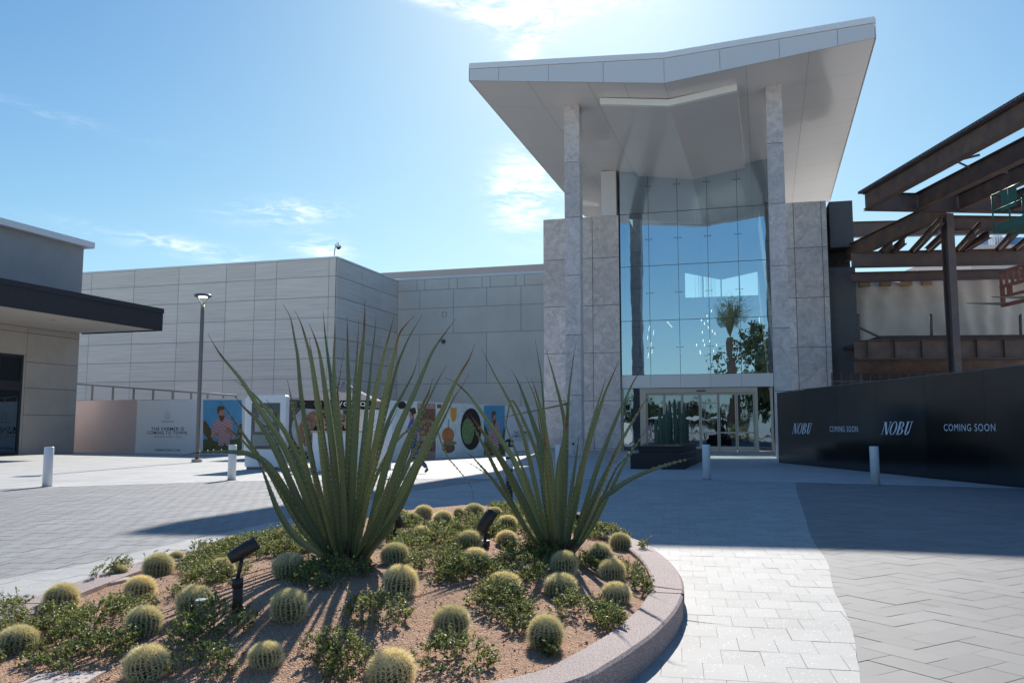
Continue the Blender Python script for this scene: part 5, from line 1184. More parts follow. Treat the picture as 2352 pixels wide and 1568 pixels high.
M['p_sky'] = mat('poster sky', (.07, .32, .56), .6, col2=(.16, .42, .62), vscale=.6); M['p_field'] = mat('poster field', (.09, .12, .03), .8, col2=(.2, .17, .07), vscale=7); M['p_bush'] = mat('poster autumn bush', (.22, .12, .04), .8, col2=(.12, .1, .03), vscale=8)
M['p_skin'] = mat('poster skin', (.5, .26, .18), .7); M['p_hair'] = mat('poster hair', (.16, .075, .03), .7)
m, N_, L_, p_ = new_mat('poster plaid'); t_ = N_.new('ShaderNodeTexCoord'); ck = N_.new('ShaderNodeTexChecker'); ck.inputs['Scale'].default_value = 15; L_.new(t_.outputs['Object'], ck.inputs[0]); ck.inputs[1].default_value = (.5, .12, .12, 1); ck.inputs[2].default_value = (.68, .55, .56, 1); L_.new(ck.outputs[0], p_.inputs['Base Color']); M['p_plaid'] = m
def man_poster(P, ny, x0, x1, yt, yb, par):
    W_ = x1 - x0; H_ = yb - yt; T = lambda l: [(x0 + W_ * a, yt + H_ * b) for a, b in l]
    poly(P, ny, T([(0, 0), (1, 0), (1, 1), (0, 1)]), par, 'p_sky', 'poster_sky', .012)
    poly(P, ny, T([(0, .62), (0, .42), (.04, .38), (.12, .45), (.2, .55), (.27, .7), (.2, .8)]), par, 'p_bush', 'poster_bush', .015)
    poly(P, ny, T([(1, .7), (1, .45), (.95, .44), (.9, .56), (.86, .7)]), par, 'p_bush', 'poster_bush', .015)
    poly(P, ny, T([(0, 1), (0, .74), (.15, .73), (.35, .78), (.6, .76), (.8, .74), (1, .7), (1, 1)]), par, 'p_field', 'poster_field', .018)
    poly(P, ny, T([(.36, .37), (.45, .33), (.58, .32), (.70, .36), (.76, .45), (.80, .62), (.84, .70), (.78, .74), (.68, .69), (.70, .86), (.60, .86), (.57, .80), (.52, .86), (.40, .86), (.39, .72), (.28, .72), (.20, .70), (.22, .60), (.26, .46)]), par, 'p_plaid', 'poster_shirt', .022)
    poly(P, ny, T([(.40, .16), (.46, .12), (.54, .13), (.565, .2), (.555, .28), (.53, .36), (.46, .38), (.41, .33), (.39, .24)]), par, 'p_skin', 'poster_face', .026)
    poly(P, ny, T([(.37, .22), (.37, .14), (.42, .115), (.5, .11), (.56, .14), (.55, .18), (.45, .19), (.41, .25), (.39, .28)]), par, 'p_hair', 'poster_hair', .03)
    poly(P, ny, T([(.41, .30), (.45, .29), (.50, .305), (.56, .28), (.545, .36), (.50, .41), (.45, .39)]), par, 'p_hair', 'poster_beard', .03)
    poly(P, ny, T([(.31, .62), (.40, .61), (.44, .65), (.38, .69), (.32, .67)]), par, 'p_skin', 'poster_hand', .03)
    poly(P, ny, T([(.58, .54), (.68, .52), (.72, .6), (.80, .66), (.74, .72), (.66, .63), (.58, .61)]), par, 'p_skin', 'poster_hand', .03)
man_poster(HB_, ny2, 467, 556, 918, 1040.5, h2)
# run behind the kiosk and stall: dark printed panel with a round window picture
HD = onz(566, 1052); HE = onz(880, 1056)
h3, ex3, ny3 = hoard('printed_hoarding', HD, HE, 2.45, 'dark hoarding behind the coffee stall with a big round plate picture', 'black_gloss')
M['p_plate'] = mat('poster plate', (.5, .5, .5), .5, var=.2); M['p_food'] = mat('poster food', (.22, .08, .04), .6, col2=(.4, .24, .14), vscale=6)
poly(HD, ny3, ell(742, 985, 72, 62, 30), h3, 'p_plate', 'poster_plate', .012); poly(HD, ny3, ell(746, 990, 60, 52, 28), h3, 'p_food', 'poster_food', .016)
# right run
HF, HG = onz(862, 1059.5), onz(1228, 1040.5)
h4, ex4, ny4 = hoard('poster_hoarding', HF, HG, 2.33, 'long angled hoarding with burger, salad and bearded man posters beside the marble wall', 'white_panel')
HFp = HF
M['p_mint'] = mat('poster pale table', (.55, .66, .66), .6, col2=(.75, .8, .8), vscale=3); M['p_wood'] = mat('poster dark shelf', (.13, .05, .035), .6, col2=(.3, .15, .1), vscale=5); M['p_wood2'] = mat('poster pink wood', (.42, .27, .22), .6, var=.2, vscale=4)
M['p_beer'] = mat('poster beer', (.75, .33, .05), .5); M['p_bun'] = mat('poster bun', (.45, .13, .035), .35, col2=(.6, .25, .1), vscale=3); M['p_salad'] = mat('poster salad', (.05, .16, .02), .6, col2=(.3, .36, .2), vscale=14); M['p_black'] = mat('poster black plate', (.02, .012, .012), .4); M['p_white'] = mat('poster white', (.75, .75, .76), .5)
H4 = lambda pts, mk, nm, d: poly(HFp, ny4, pts, h4, mk, nm, d)
H4([(895, 924), (905, 924), (960, 925), (960, 1052), (905, 1054), (895, 1055)], 'p_mint', 'poster_table', .012)
H4(ell(922, 930, 10, 9), 'p_black', 'poster_cup', .016)
H4([(958, 925), (1000, 926), (1000, 1052), (958, 1054)], 'p_wood2', 'poster_bench', .014); H4([(960, 938), (1000, 939), (1000, 1000), (960, 1000)], 'p_wood', 'poster_shelf', .018); H4([(960, 1012), (1000, 1012), (1000, 1036), (960, 1037)], 'p_wood', 'poster_shelf', .018)
H4([(938, 985), (953, 985), (953, 1054), (938, 1054)], 'p_wood', 'poster_shelf', .02)
H4([(1003, 927), (1058, 929), (1058, 1050), (1003, 1052)], 'p_mint', 'poster_table', .012); H4([(1003, 928), (1013, 928), (1013, 937), (1003, 937)], 'p_wood', 'poster_corner', .016)
H4([(1034, 934), (1048, 934), (1048, 955), (1044, 968), (1038, 968), (1034, 955)], 'p_beer', 'poster_beer', .018); H4(ell(1041, 932.5, 7, 3.5), 'p_white', 'poster_foam', .02)
H4(ell(1031, 1020, 26, 26), 'p_white', 'poster_plate', .016); H4(ell(1029, 1028, 15, 12), 'p_wood', 'poster_burger', .019); H4(ell(1032, 1017, 16, 5), 'p_salad', 'poster_lettuce', .022); H4(ell(1028, 999, 14, 18), 'p_bun', 'poster_bun', .025)
H4([(1029, 962), (1030, 962), (1030, 983), (1029, 983)], 'p_black', 'poster_skewer', .027)
H4([(1058, 929), (1110, 930), (1110, 1047), (1058, 1050)], 'p_mint', 'poster_table', .012); H4(ell(1081, 985, 24, 48, 26), 'p_black', 'poster_dish', .016); H4(ell(1074, 990, 14, 30, 22), 'p_salad', 'poster_salad', .02)
man_poster(HFp, ny4, 1111, 1159, 931, 1045, h4)
farmer_text(HFp, ex4, ny4, 1160, 1240, 933, 1044, h4)
# handrail behind the left hoarding
r0, r1 = aty(160, 880.5, 47), aty(542, 908, 43); t = thing('handrail', 'grey steel guard rail showing above the left hoarding', 'railing', (r0.x, r0.y, 0))
q = MB(); q.tube([r0, r1], .045, 8); q.build('top_rail', 'pole_grey', t)
for k, x in enumerate((217, 267, 316, 361, 405, 446, 482, 515, 542)):
    f = (x - 160) / 382; p = r0.lerp(r1, f); q = MB(); q.box(Vector((p.x, p.y, 0)), X3, Y3, Z3, (-.05, .05), (-.03, .03), (0, p.z)); q.build('post', 'pole_grey', t)

# black hoarding on the right
FA, FB = onz(1789, 1062), onz(2352, 1120.5); ef = (FB - FA).normalized(); nf = Vector((-ef.y, ef.x, 0)); FE = FA + ef * 27
if nf.x < 0: nf = -nf
zf = 2.57
t = thing('black_hoarding', 'long glossy black hoarding with pale lettering along the right', 'hoarding', FA)
q = MB(); L = 27; k = 0
while k < L:
    q.box(FA, ef, nf, Z3, (k + .003, min(k + 2.44, L) - .003), (0, .02), (.0, zf - (.0 if int(k / 2.44) % 2 else .012))); k += 2.44
q.build('boards', 'black_gloss', t)
q = MB(); q.box(FA, ef, nf, Z3, (.0, L), (.022, .12), (0, zf - .03)); q.build('frame', 'black_metal', t)
q = MB(); q.box(FA, ef, nf, Z3, (1.0, L), (-.004, .03), (zf + .001, zf + .02)); q.build('top_trim', 'pole_grey', t)
def onf(px, py, d=.008): return onplane(px, py, FA, nf) - nf * d
def ftext(body, x0, x1, y0, y1, **k):
    a, b = onf(x0, (y0 + y1) / 2), onf(x1, (y0 + y1) / 2); hh = abs(onf((x0 + x1) / 2, y0).z - onf((x0 + x1) / 2, y1).z); text_mesh(body, (a + b) / 2, ef, Z3, w=(b - a).length, h=hh, parent=t, m_='lettering', **k)
ftext('COMING SOON', 1906, 1971, 978, 991.5, space=1.15); ftext('COMING SOON', 2168.6, 2287, 973, 989.5, space=1.15)
def nobu(x0, x1, y0, y1):
    a, b = onf(x0, (y0 + y1) / 2), onf(x1, (y0 + y1) / 2); hh = abs(onf((x0 + x1) / 2, y0).z - onf((x0 + x1) / 2, y1).z); Wd = (b - a).length; c = (a + b) / 2; zb = c.z - hh / 2
    S_ = []; th, tn, sr_ = .055, .018, .03     # thick, thin, serif
    def quad(*p): S_.append(list(p))
    def bar(x, w_, y0=0, y1=1): quad((x, y0), (x + w_, y0), (x + w_, y1), (x, y1))
    def arc(cx, cy_, rx, ry, tx, ty, a0, a1, n_=14):
        for i in range(n_):
            p, q2 = R(a0 + (a1 - a0) * i / n_), R(a0 + (a1 - a0) * (i + 1) / n_)
            quad((cx + rx * math.cos(p), cy_ + ry * math.sin(p)), (cx + rx * math.cos(q2), cy_ + ry * math.sin(q2)), (cx + (rx - tx) * math.cos(q2), cy_ + (ry - ty) * math.sin(q2)), (cx + (rx - tx) * math.cos(p), cy_ + (ry - ty) * math.sin(p)))
    bar(.03, tn); bar(.215, tn); quad((.02, 1), (.085, 1), (.235, 0), (.17, 0)); bar(0, .085, 0, sr_ * .9); bar(.185, .085, 1 - sr_, 1); bar(-.01, .07, 1 - sr_, 1)
    arc(.385, .5, .115, .52, .05, .04, 0, 360, 30)
    bar(.545, th); bar(.52, .1, 0, sr_); bar(.52, .1, 1 - sr_, 1); arc(.61, .75, .10, .25, .05, .035, -90, 90); arc(.61, .255, .125, .255, .055, .035, -90, 90)
    bar(.79, th, .25, 1); bar(.925, tn + .005, .25, 1); arc(.867, .27, .078, .28, .05, .05, 180, 360); bar(.765, .105, 1 - sr_, 1); bar(.89, .09, 1 - sr_, 1)
    mb = MB(); xs4 = [p[0] for s in S_ for p in s]
    sh = .13
    for s in S_: mb.face([a + ef * (Wd * (p[0] * .87 + sh * (p[1] )) ) + Z3 * (zb + hh * p[1] - a.z) for p in s])
    mb.build('lettering', 'lettering', t)
nobu(1819, 1868, 971.5, 996); nobu(2023, 2101, 968, 998)

# ================================================================== STREET FURNITURE
def bollard_proto():
    t = thing('bollard', 'x', 'bollard'); q = MB(); q.tube([Vector((0, 0, -.02)), Vector((0, 0, .835)), Vector((0, 0, .85))], [.098, .098, .092], 28); q.build('shaft', 'white_paint', t)
    q = MB(); q.tube([Vector((0, 0, .001)), Vector((0, 0, .006))], .125, 24); q.build('base_ring', 'ink_grey', t); return t
bp = bollard_proto()
for i, (x, y, lab) in enumerate(((108, 1117, 'white round bollard farthest left in sunlight before the tan shop'), (532, 1102, 'white round bollard in front of the touch screen kiosk'), (934, 1098, 'white round bollard beside the walking man'),
                                 (1285, 1099, 'white round bollard in shade behind the smaller agave'), (1623.5, 1100, 'white round bollard right of the dark entrance planter'), (2011, 1113, 'white round bollard before the black hoarding'))):
    t = bp if i == 0 else dup(bp); t.location = onz(x, y); tag(t, lab, 'bollard', 'white bollards across the plaza')
b = onz(452, 1061); t = thing('lamp_post', 'slim grey lamp post with a lit disc head in front of the panelled building', 'lamp post', b)
zt = aty(463, 700, b.y).z; q = MB(); q.tube([b, b + Z3 * (zt * .96), b + Z3 * zt], [.075, .07, .07], 16); q.build('pole', 'pole_grey', t)
q = MB(); q.tube([b, b + Z3 * .12], .19, 20); q.build('footing', 'slab', t)
hd = b + Z3 * (aty(463, 679, b.y).z); q = MB(); q.tube([hd - Z3 * .05, hd, hd + Z3 * .05, hd + Z3 * .09], [.3, .33, .28, .02], 24); q.build('lamp_head', 'pole_grey', t)
q = MB(); q.tube([hd - Z3 * .052, hd - Z3 * .06], [.17, .15], 20); q.build('lens', 'glow', t)
for s in (-1, 1): q = MB(); q.tube([b + Z3 * zt, b + Z3 * (zt + .06) + X3 * s * .05, hd - Z3 * .03 + X3 * s * .24], .02, 8); q.build('arm', 'pole_grey', t)
# kiosk
KB = onz(607, 1078); ek = flat(R(-5)); nk = Vector((-ek.y, ek.x, 0)); kw, kh = .625, aty(606, 907, KB.y).z
t = thing('info_kiosk', 'white touch screen information kiosk on the plaza', 'kiosk', KB)
def rrect(w, z0, z1, r, n_=6):
    o = []
    for cx, cz, a0 in ((w - r, z1 - r, 0), (-w + r, z1 - r, 90), (-w + r, z0 + r, 180), (w - r, z0 + r, 270)):
        for k in range(n_ + 1): a = R(a0 + 90 * k / n_); o.append((cx + r * math.cos(a), cz + r * math.sin(a)))
    return o
def extr(mb, pts, P, ex, ny, y0, y1, mi=0):
    a = [P + ex * p[0] + ny * y0 + Z3 * p[1] for p in pts]; b2 = [P + ex * p[0] + ny * y1 + Z3 * p[1] for p in pts]; n_ = len(pts)
    mb.mesh(a + b2, [tuple(range(n_)), tuple(range(n_, 2 * n_))[::-1]] + [(i, n_ + i, n_ + (i + 1) % n_, (i + 1) % n_) for i in range(n_)], mi)
q = MB(); extr(q, rrect(kw, .08, kh, .07), KB, ek, nk, 0, .3); q.build('body', 'white_paint', t)
q = MB(); q.box(KB, ek, nk, Z3, (-kw + .05, kw - .05), (.03, .27), (0, .08)); q.build('plinth', 'pole_grey', t)
sx0, sx1, sz0, sz1 = -.45, .44, .62, kh - .24
M['screen'] = mat('dim screen', (.055, .065, .07), .12, var=.2, vscale=2); M['screen_mid'] = mat('screen card', (.20, .25, .24), .3); M['screen_lt'] = mat('screen pale card', (.35, .36, .33), .3)
q = MB(); q.box(KB, ek, nk, Z3, (sx0, sx1), (-.012, -.002), (sz0, sz1)); q.build('screen', 'screen', t)
q = MB(); q.box(KB, ek, nk, Z3, (-.22, .24), (-.016, -.013), (1.35, 1.85)); q.box(KB, ek, nk, Z3, (-.4, .4), (-.016, -.013), (.72, 1.05)); q.build('screen_card', 'screen_mid', t)
q = MB(); q.box(KB, ek, nk, Z3, (-.33, -.15), (-.02, -.017), (1.15, 1.5)); q.box(KB, ek, nk, Z3, (-.1, .2), (-.02, -.017), (1.12, 1.2)); q.build('screen_picture', 'screen_lt', t)
text_mesh('LUXURY', KB + nk * -.022 + Z3 * .9, ek, Z3, w=.42, h=.09, parent=t, m_='screen_lt', name='screen_text')
# coffee stall: parasol, counter, boards, server
PS_ = onz(800, 1072); t = thing('stall_parasol', 'grey square parasol with black lettered valance behind the large agave', 'parasol', PS_)
zv0, zv1, zap = aty(790, 936, PS_.y).z, aty(790, 919, PS_.y).z, aty(775, 889, PS_.y).z
xl, xr = aty(683, 930, PS_.y).x, aty(862, 930, PS_.y).x; cxp = (xl + xr) / 2; hw = (xr - xl) / 2; ap = Vector((cxp, PS_.y + .9, zap))
cor = [Vector((xl, PS_.y, zv1)), Vector((xr, PS_.y, zv1)), Vector((xr, PS_.y + 2 * hw, zv1)), Vector((xl, PS_.y + 2 * hw, zv1))]; ap = Vector((cxp, PS_.y + hw, zap + .25))
q = MB()
for i in range(4): a, b2 = cor[i], cor[(i + 1) % 4]; m1 = a.lerp(ap, .5) - Z3 * .05; m2 = b2.lerp(ap, .5) - Z3 * .05; q.face([a, b2, m2, m1]); q.face([m1, m2, ap])
q.build('canopy', 'canopy_grey', t); q = MB()
for i in range(4): a, b2 = cor[i], cor[(i + 1) % 4]; dn = Z3 * (zv1 - zv0); q.face([a, b2, b2 - dn, a - dn]); ins_ = (ap - a) * .004; q.face([a + ins_, a - dn + ins_, b2 - dn + ins_, b2 + ins_])
q.build('valance', 'black_cloth', t); q = MB(); q.tube([Vector((ap.x, ap.y, 0)), ap], .035, 10); q.build('pole', 'pole_grey', t); q = MB(); q.tube([Vector((ap.x, ap.y, 0)), Vector((ap.x, ap.y, .08))], .35, 20); q.build('base', 'pole_grey', t)
text_mesh('VOLVO', Vector((aty(808, 928, PS_.y).x, PS_.y - .012, (zv0 + zv1) / 2)), X3, Z3, w=aty(840, 928, PS_.y).x - aty(776, 928, PS_.y).x, h=(zv1 - zv0) * .62, parent=t, m_='trim_white', bold=.015, space=1.25)
c0, c1 = onz(716, 1083), onz(850, 1083); t = thing('stall_counter', 'white coffee stall counter below the parasol', 'counter', (c0 + c1) / 2)
zcn = aty(780, 993, c0.y).z; q = MB(); q.abox((c0.x, c1.x), (c0.y, c0.y + .7), (.02, zcn)); q.build('counter_body', 'white_panel', t); q = MB(); q.abox((c0.x - .05, c1.x + .05), (c0.y - .05, c0.y + .75), (zcn + .002, zcn + .05)); q.build('worktop', 'slab', t)
text_mesh('HELLO', Vector(((c1.x - .35), c0.y - .004, zcn * .62)), X3, Z3, w=.35, h=.1, parent=t, m_='ink_grey') if False else None
def sign_board(x0, x1, yb, yt, lab, lines):
    a, b2 = onz(x0, yb), onz(x1, yb); b2.y = a.y; t = thing('menu_board', lab, 'sign', (a + b2) / 2); zt_ = aty(x0, yt, a.y).z
    q = MB(); q.box(a, X3, Y3, Z3, (0, b2.x - a.x), (0, .04), (.03, zt_)); q.build('board', 'white_paint', t); q = MB(); q.box(a, X3, Y3, Z3, (-.03, b2.x - a.x + .03), (-.1, .4), (0, .028)); q.build('foot', 'pole_grey', t)
    for s_, z_, w_ in lines: text_mesh(s_, Vector(((a.x + b2.x) / 2, a.y - .006, zt_ * z_)), X3, Z3, w=(b2.x - a.x) * w_, parent=t, m_='ink_grey')
sign_board(848, 898, 1079, 952, 'white menu board on a foot right of the stall counter', [('LIVE', .72, .3), ('ILLI', .6, .4)])
sign_board(812, 846, 1064, 938, 'taller white board behind the menu board', [('HOT', .55, .4)])

# ---- people
def skin_mesh(name, joints, edges, parent, mk, sub=2):
    me = bpy.data.meshes.new(name); off = parent_loc(parent); me.from_pydata([Vector(p[0]) - off for p in joints], edges, [])
    o = bpy.data.objects.new(name, me); COL.objects.link(o); sm = o.modifiers.new('s', 'SKIN'); sm.use_smooth_shade = True
    for i, p in enumerate(joints): r = p[1] if isinstance(p[1], tuple) else (p[1], p[1]); me.skin_vertices[0].data[i].radius = r
    me.skin_vertices[0].data[0].use_root = True
    s2 = o.modifiers.new('u', 'SUBSURF'); s2.levels = sub; s2.render_levels = sub
    bpy.context.view_layer.update()
    m2 = bpy.data.meshes.new_from_object(o.evaluated_get(bpy.context.evaluated_depsgraph_get())); m2.name = name
    bpy.data.objects.remove(o); m2.materials.clear(); m2.materials.append(M[mk]); o = bpy.data.objects.new(name, m2); COL.objects.link(o); o.parent = parent
    for p in m2.polygons: p.use_smooth = True
    return o
def person(base, lab, pose, face, cl, h=1.78):
    t = thing('person', lab, 'person', base); f = Vector(face).normalized(); r = f.cross(Z3).normalized(); k = h / 1.78
    def Pt(a, b_, c): return base + (f * a + r * b_) * k + Z3 * c * k      # forward, right, up
    J = pose; pj = {n_: Pt(*J[n_]) for n_ in J}
    names = ['pelvis', 'belly', 'chest', 'neck', 'head0', 'head1', 'shL', 'elL', 'wrL', 'haL', 'shR', 'elR', 'wrR', 'haR', 'hipL', 'knL', 'anL', 'toL', 'hipR', 'knR', 'anR', 'toR']
    rad = dict(pelvis=(.15, .11), belly=(.14, .1), chest=(.16, .11), neck=.055, head0=(.07, .085), head1=(.075, .09), shL=.055, elL=.042, wrL=.028, haL=(.035, .018), shR=.055, elR=.042, wrR=.028, haR=(.035, .018), hipL=.085, knL=.06, anL=.04, toL=(.035, .028), hipR=.085, knR=.06, anR=.04, toR=(.035, .028))
    ix = {n_: i for i, n_ in enumerate(names)}
    E_ = [(ix[a], ix[b2]) for a, b2 in (('pelvis', 'belly'), ('belly', 'chest'), ('chest', 'neck'), ('neck', 'head0'), ('head0', 'head1'), ('chest', 'shL'), ('shL', 'elL'), ('elL', 'wrL'), ('wrL', 'haL'), ('chest', 'shR'), ('shR', 'elR'), ('elR', 'wrR'), ('wrR', 'haR'), ('pelvis', 'hipL'), ('hipL', 'knL'), ('knL', 'anL'), ('anL', 'toL'), ('pelvis', 'hipR'), ('hipR', 'knR'), ('knR', 'anR'), ('anR', 'toR'))]
    js = [(pj[n_], tuple(x * k for x in rad[n_]) if isinstance(rad[n_], tuple) else rad[n_] * k) for n_ in names]
    # fingers and thumb
    for s in 'LR':
        w, ha = pj['wr' + s], pj['ha' + s]; d = (ha - w).normalized(); sd2 = d.cross(r).normalized()
        for q in range(4):
            o = ha + sd2 * (.018 * (1.5 - q)) * k; i0 = len(js); js.append((o + d * .045 * k, .009 * k)); js.append((o + d * (.075 + .006 * (1 if q in (1, 2) else 0)) * k - r * (.012 if s == 'R' else -.012), .007 * k)); E_ += [(ix['ha' + s], i0), (i0, i0 + 1)]
        i0 = len(js); js.append((w + d * .035 * k + sd2 * .03 * k, .010 * k)); js.append((w + d * .07 * k + sd2 * .042 * k, .008 * k)); E_ += [(ix['wr' + s], i0), (i0, i0 + 1)]
    skin_mesh('body', js, E_, t, 'skin')
    hc = (pj['head0'] + pj['head1']) / 2
    # nose, ears, eyes
    q = MB(); nz_ = hc + f * .092 * k - Z3 * .005; q.mesh([nz_ + Z3 * .03, nz_ - r * .014, nz_ + r * .014, nz_ + f * .022 - Z3 * .012], [(0, 1, 3), (0, 3, 2), (1, 2, 3)]); q.tube([hc + r * .083 * k + Z3 * .02, hc + r * .088 * k - Z3 * .03], .014, 8); q.tube([hc - r * .083 * k + Z3 * .02, hc - r * .088 * k - Z3 * .03], .014, 8); q.build('nose_and_ears', 'skin', t)
    q = MB(); 
    for s in (-1, 1): c = hc + f * .088 * k + r * s * .032 + Z3 * .018; q.tube([c, c + f * .006], .011, 8)
    c = hc + f * .088 * k - Z3 * .045; q.tube([c - r * .022, c + r * .022], .005, 6); q.build('eyes_and_mouth', 'hair', t)
    hj = [(hc + Z3 * .055 * k - f * .015, (.088 * k, .098 * k)), (hc + Z3 * .085 * k - f * .01, (.078 * k, .085 * k)), (hc - f * .06 * k + Z3 * .0, (.06 * k, .045 * k))]
    skin_mesh('hair', hj, [(0, 1), (0, 2)], t, 'hair')
    g_ = 1.16
    tj = ['belly', 'pelvis', 'chest', 'shL', 'elL', 'shR', 'elR']; cj = [(pj[n_], tuple(x * k * g_ for x in rad[n_]) if isinstance(rad[n_], tuple) else (rad[n_] + .018) * k) for n_ in tj]
    ends = [pj['elL'].lerp(pj['wrL'], cl['sleeve']), pj['elR'].lerp(pj['wrR'], cl['sleeve'])]; cj += [(ends[0], .046 * k), (ends[1], .046 * k), (pj['chest'].lerp(pj['neck'], .75), .07 * k), (pj['pelvis'] - Z3 * .04, (.165 * k, .125 * k))]
    skin_mesh('shirt', cj, [(0, 1), (0, 2), (2, 3), (3, 4), (4, 7), (2, 5), (5, 6), (6, 8), (2, 9), (1, 10)], t, cl['shirt'])
    cj = [(pj['pelvis'] - Z3 * .02, (.155 * k, .118 * k))]; E2 = []
    for s in 'LR':
        i0 = len(cj); cj += [(pj['hip' + s], .098 * k), (pj['kn' + s], .075 * k), (pj['an' + s].lerp(pj['kn' + s], .08), .062 * k)]; E2 += [(0, i0), (i0, i0 + 1), (i0 + 1, i0 + 2)]
    skin_mesh('trousers', cj, E2, t, cl['trousers'])
    for s in 'LR':
        a, b2 = pj['an' + s], pj['to' + s]; d = (b2 - a); hl = a - Z3 * .03 * k - d * .3; skin_mesh('shoe', [(hl, (.045, .04)), (a.lerp(b2, .5) - Z3 * .018, (.045, .038)), (b2 + d * .1, (.04, .026))], [(0, 1), (1, 2)], t, 'shoe', 1)
    return t
walk = dict(pelvis=(0, 0, .93), belly=(.015, 0, 1.1), chest=(.03, 0, 1.33), neck=(.045, 0, 1.5), head0=(.06, 0, 1.6), head1=(.065, 0, 1.69), shL=(.02, -.19, 1.42), elL=(.12, -.25, 1.17), wrL=(.32, -.22, 1.05), haL=(.38, -.2, 1.04),
            shR=(.03, .19, 1.42), elR=(-.12, .26, 1.18), wrR=(-.05, .3, .95), haR=(-.03, .3, .88), hipL=(.02, -.09, .88), knL=(.22, -.1, .5), anL=(.30, -.1, .09), toL=(.43, -.1, .05), hipR=(-.02, .09, .88), knR=(-.08, .1, .48), anR=(-.38, .1, .13), toR=(-.31, .1, .035))
bs = onz(949, 1087); pn = person(bs, 'man in a purple shirt and jeans walking left past the bollard', walk, (-1, .02, 0), dict(shirt='purple', trousers='jeans', sleeve=.35), 1.80)
q = MB(); q.box(bs + Vector((.12, -.28, .82)), X3, Y3, Z3, (-.12, .14), (-.05, .05), (-.2, .12)); bagr = None
stand = dict(walk); stand.update(knL=(.02, -.1, .5), anL=(0, -.1, .09), toL=(.13, -.1, .04), knR=(.02, .1, .5), anR=(0, .1, .09), toR=(.13, .1, .04), elL=(.05, -.27, 1.15), wrL=(.28, -.15, 1.08), haL=(.34, -.12, 1.09), elR=(.05, .27, 1.15), wrR=(.28, .15, 1.08), haR=(.34, .12, 1.09))
sv = onz(800, 1070); sv.z = 0; sv.y = c0.y + 1.15; sv.x = aty(799, 940, sv.y).x
person(sv, 'stall worker in black with sunglasses standing behind the counter', stand, (-.05, -1, 0), dict(shirt='black_cloth', trousers='black_cloth', sleeve=.9), 1.80)
sv2 = Vector((aty(742, 960, sv.y + .1).x, sv.y + .1, 0)); person(sv2, 'brown haired person in dark clothes at the left end of the stall', stand, (.3, -1, 0), dict(shirt='black_cloth', trousers='black_cloth', sleeve=.9), 1.68)

# ================================================================== STEEL FRAME (right)
SF = thing('steel_frame', 'unfinished rust brown steel building frame behind the black hoarding', 'building', (22, 36, 0))
NV = Vector((-.056, 1, 0)).normalized()
YC = 36.0; cz = aty(2165, 464, YC).z; colp = aty(2180, 600, YC)
q = MB(); q.ibeam(Vector((colp.x, YC, 0)), Vector((colp.x, YC, aty(2180, 492, YC).z)), .40, .36, .035, .03, up=Vector((.25, -1, 0))); q.build('column', 'rust_blue', SF)
hB = .76; cP = aty(1987, 463, YC - .2); dX = flat(R(4)); pz = cP.z
q = MB(); q.ibeam(cP, cP + dX * 14, hB, .35); q.build('girder', 'rust_blue', SF)
for i, x in enumerate((1989, 2107, 2200, 2315)):
    p = onplane(x, 463, cP, Vector((-dX.y, dX.x, 0))); p.z = pz; q = MB(); q.ibeam(p - NV * .1, p - NV * 25, hB, .35); q.build('rafter', 'rust', SF)
    if i == 0:
        q = MB(); o = p - NV * 25 + Z3 * (hB / 2 + .002); q.box(o, NV, Vector((NV.y, -NV.x, 0)), Z3, (0, 25.2), (-.25, .1), (.0, .10))
        for k in range(120): q.box(o, NV, Vector((NV.y, -NV.x, 0)), Z3, (k * .21, k * .21 + .07), (-.27, -.251), (.02, .085))
        q.build('deck_edge', 'pole_grey', SF)
zdg = aty(2165, 478, YC).z
p0 = aty(2172, 478, YC + .3); p1 = onz(1936, 587, p0.z); q = MB(); q.ibeam(p0, p1, .85, .32); q.build('girder', 'rust', SF)
# cross rods between rafters
q = MB()
for a, b2 in (((2160, 378), (2250, 356)), ((2178, 362), (2225, 384)), ((2258, 394), (2315, 396))): q.tube([onz(*a, pz), onz(*b2, pz)], .045, 6)
q.build('bracing', 'pole_grey', SF)
def zbeam(name, x0, y0, x1, y1, ref, hpx, w, mk, parent=SF):
    zc_ = aty(ref[0], ref[1], ref[2]).z; a, b2 = onz(x0, y0, zc_), onz(x1, y1, zc_); hh = hpx / F * ref[2] * 1.0; q = MB(); q.ibeam(a, b2, hh, w); q.build(name, mk, parent); return a, b2
zbeam('girder', 1955, 597, 2420, 588, (2100, 593, 41), 36, .4, 'rust_blue')
zbeam('girder', 1955, 528, 2420, 517, (2100, 524, 56), 36, .5, 'rust_blue')
zbeam('girder', 1955, 637, 2420, 627, (2100, 633, 44), 22, .4, 'rust_blue')
zbeam('girder', 2175, 512, 2420, 515, (2200, 512, 39), 32, .4, 'rust')
for (a, b2) in (((2164, 505), (2083, 592)), ((2050, 560), (2010, 594)), ((2253, 518), (2190, 586)), ((2334, 530), (2280, 588)), ((2172, 536), (2128, 577)), ((2272, 538), (2214, 573)), ((2380, 535), (2325, 578)), ((2078, 552), (2044, 582))):
    q = MB(); q.ibeam(onz(*a, 10), onz(*b2, 10), .34, .2); q.build('joist', 'rust', SF)
zd_ = aty(2100, 802, 40).z
a_, b_ = zbeam('deck_girder', 1962, 803, 2420, 800, (2100, 802, 40), 44, .35, 'rust')
q = MB(); dd = (b_ - a_).normalized(); nn3 = Vector((-dd.y, dd.x, 0)); 
for k in range(12): q.box(a_ + dd * (k * 1.25 + .6), dd, nn3, Z3, (-.01, .01), (-.16, -.012), (-.42, .42))
q.build('stiffeners', 'rust_blue', SF)
q = MB(); q.box(a_ + Z3 * .46, dd, nn3, Z3, (1.2, (b_ - a_).length), (-.2, 8), (0, .18)); q.build('deck', 'concrete', SF)
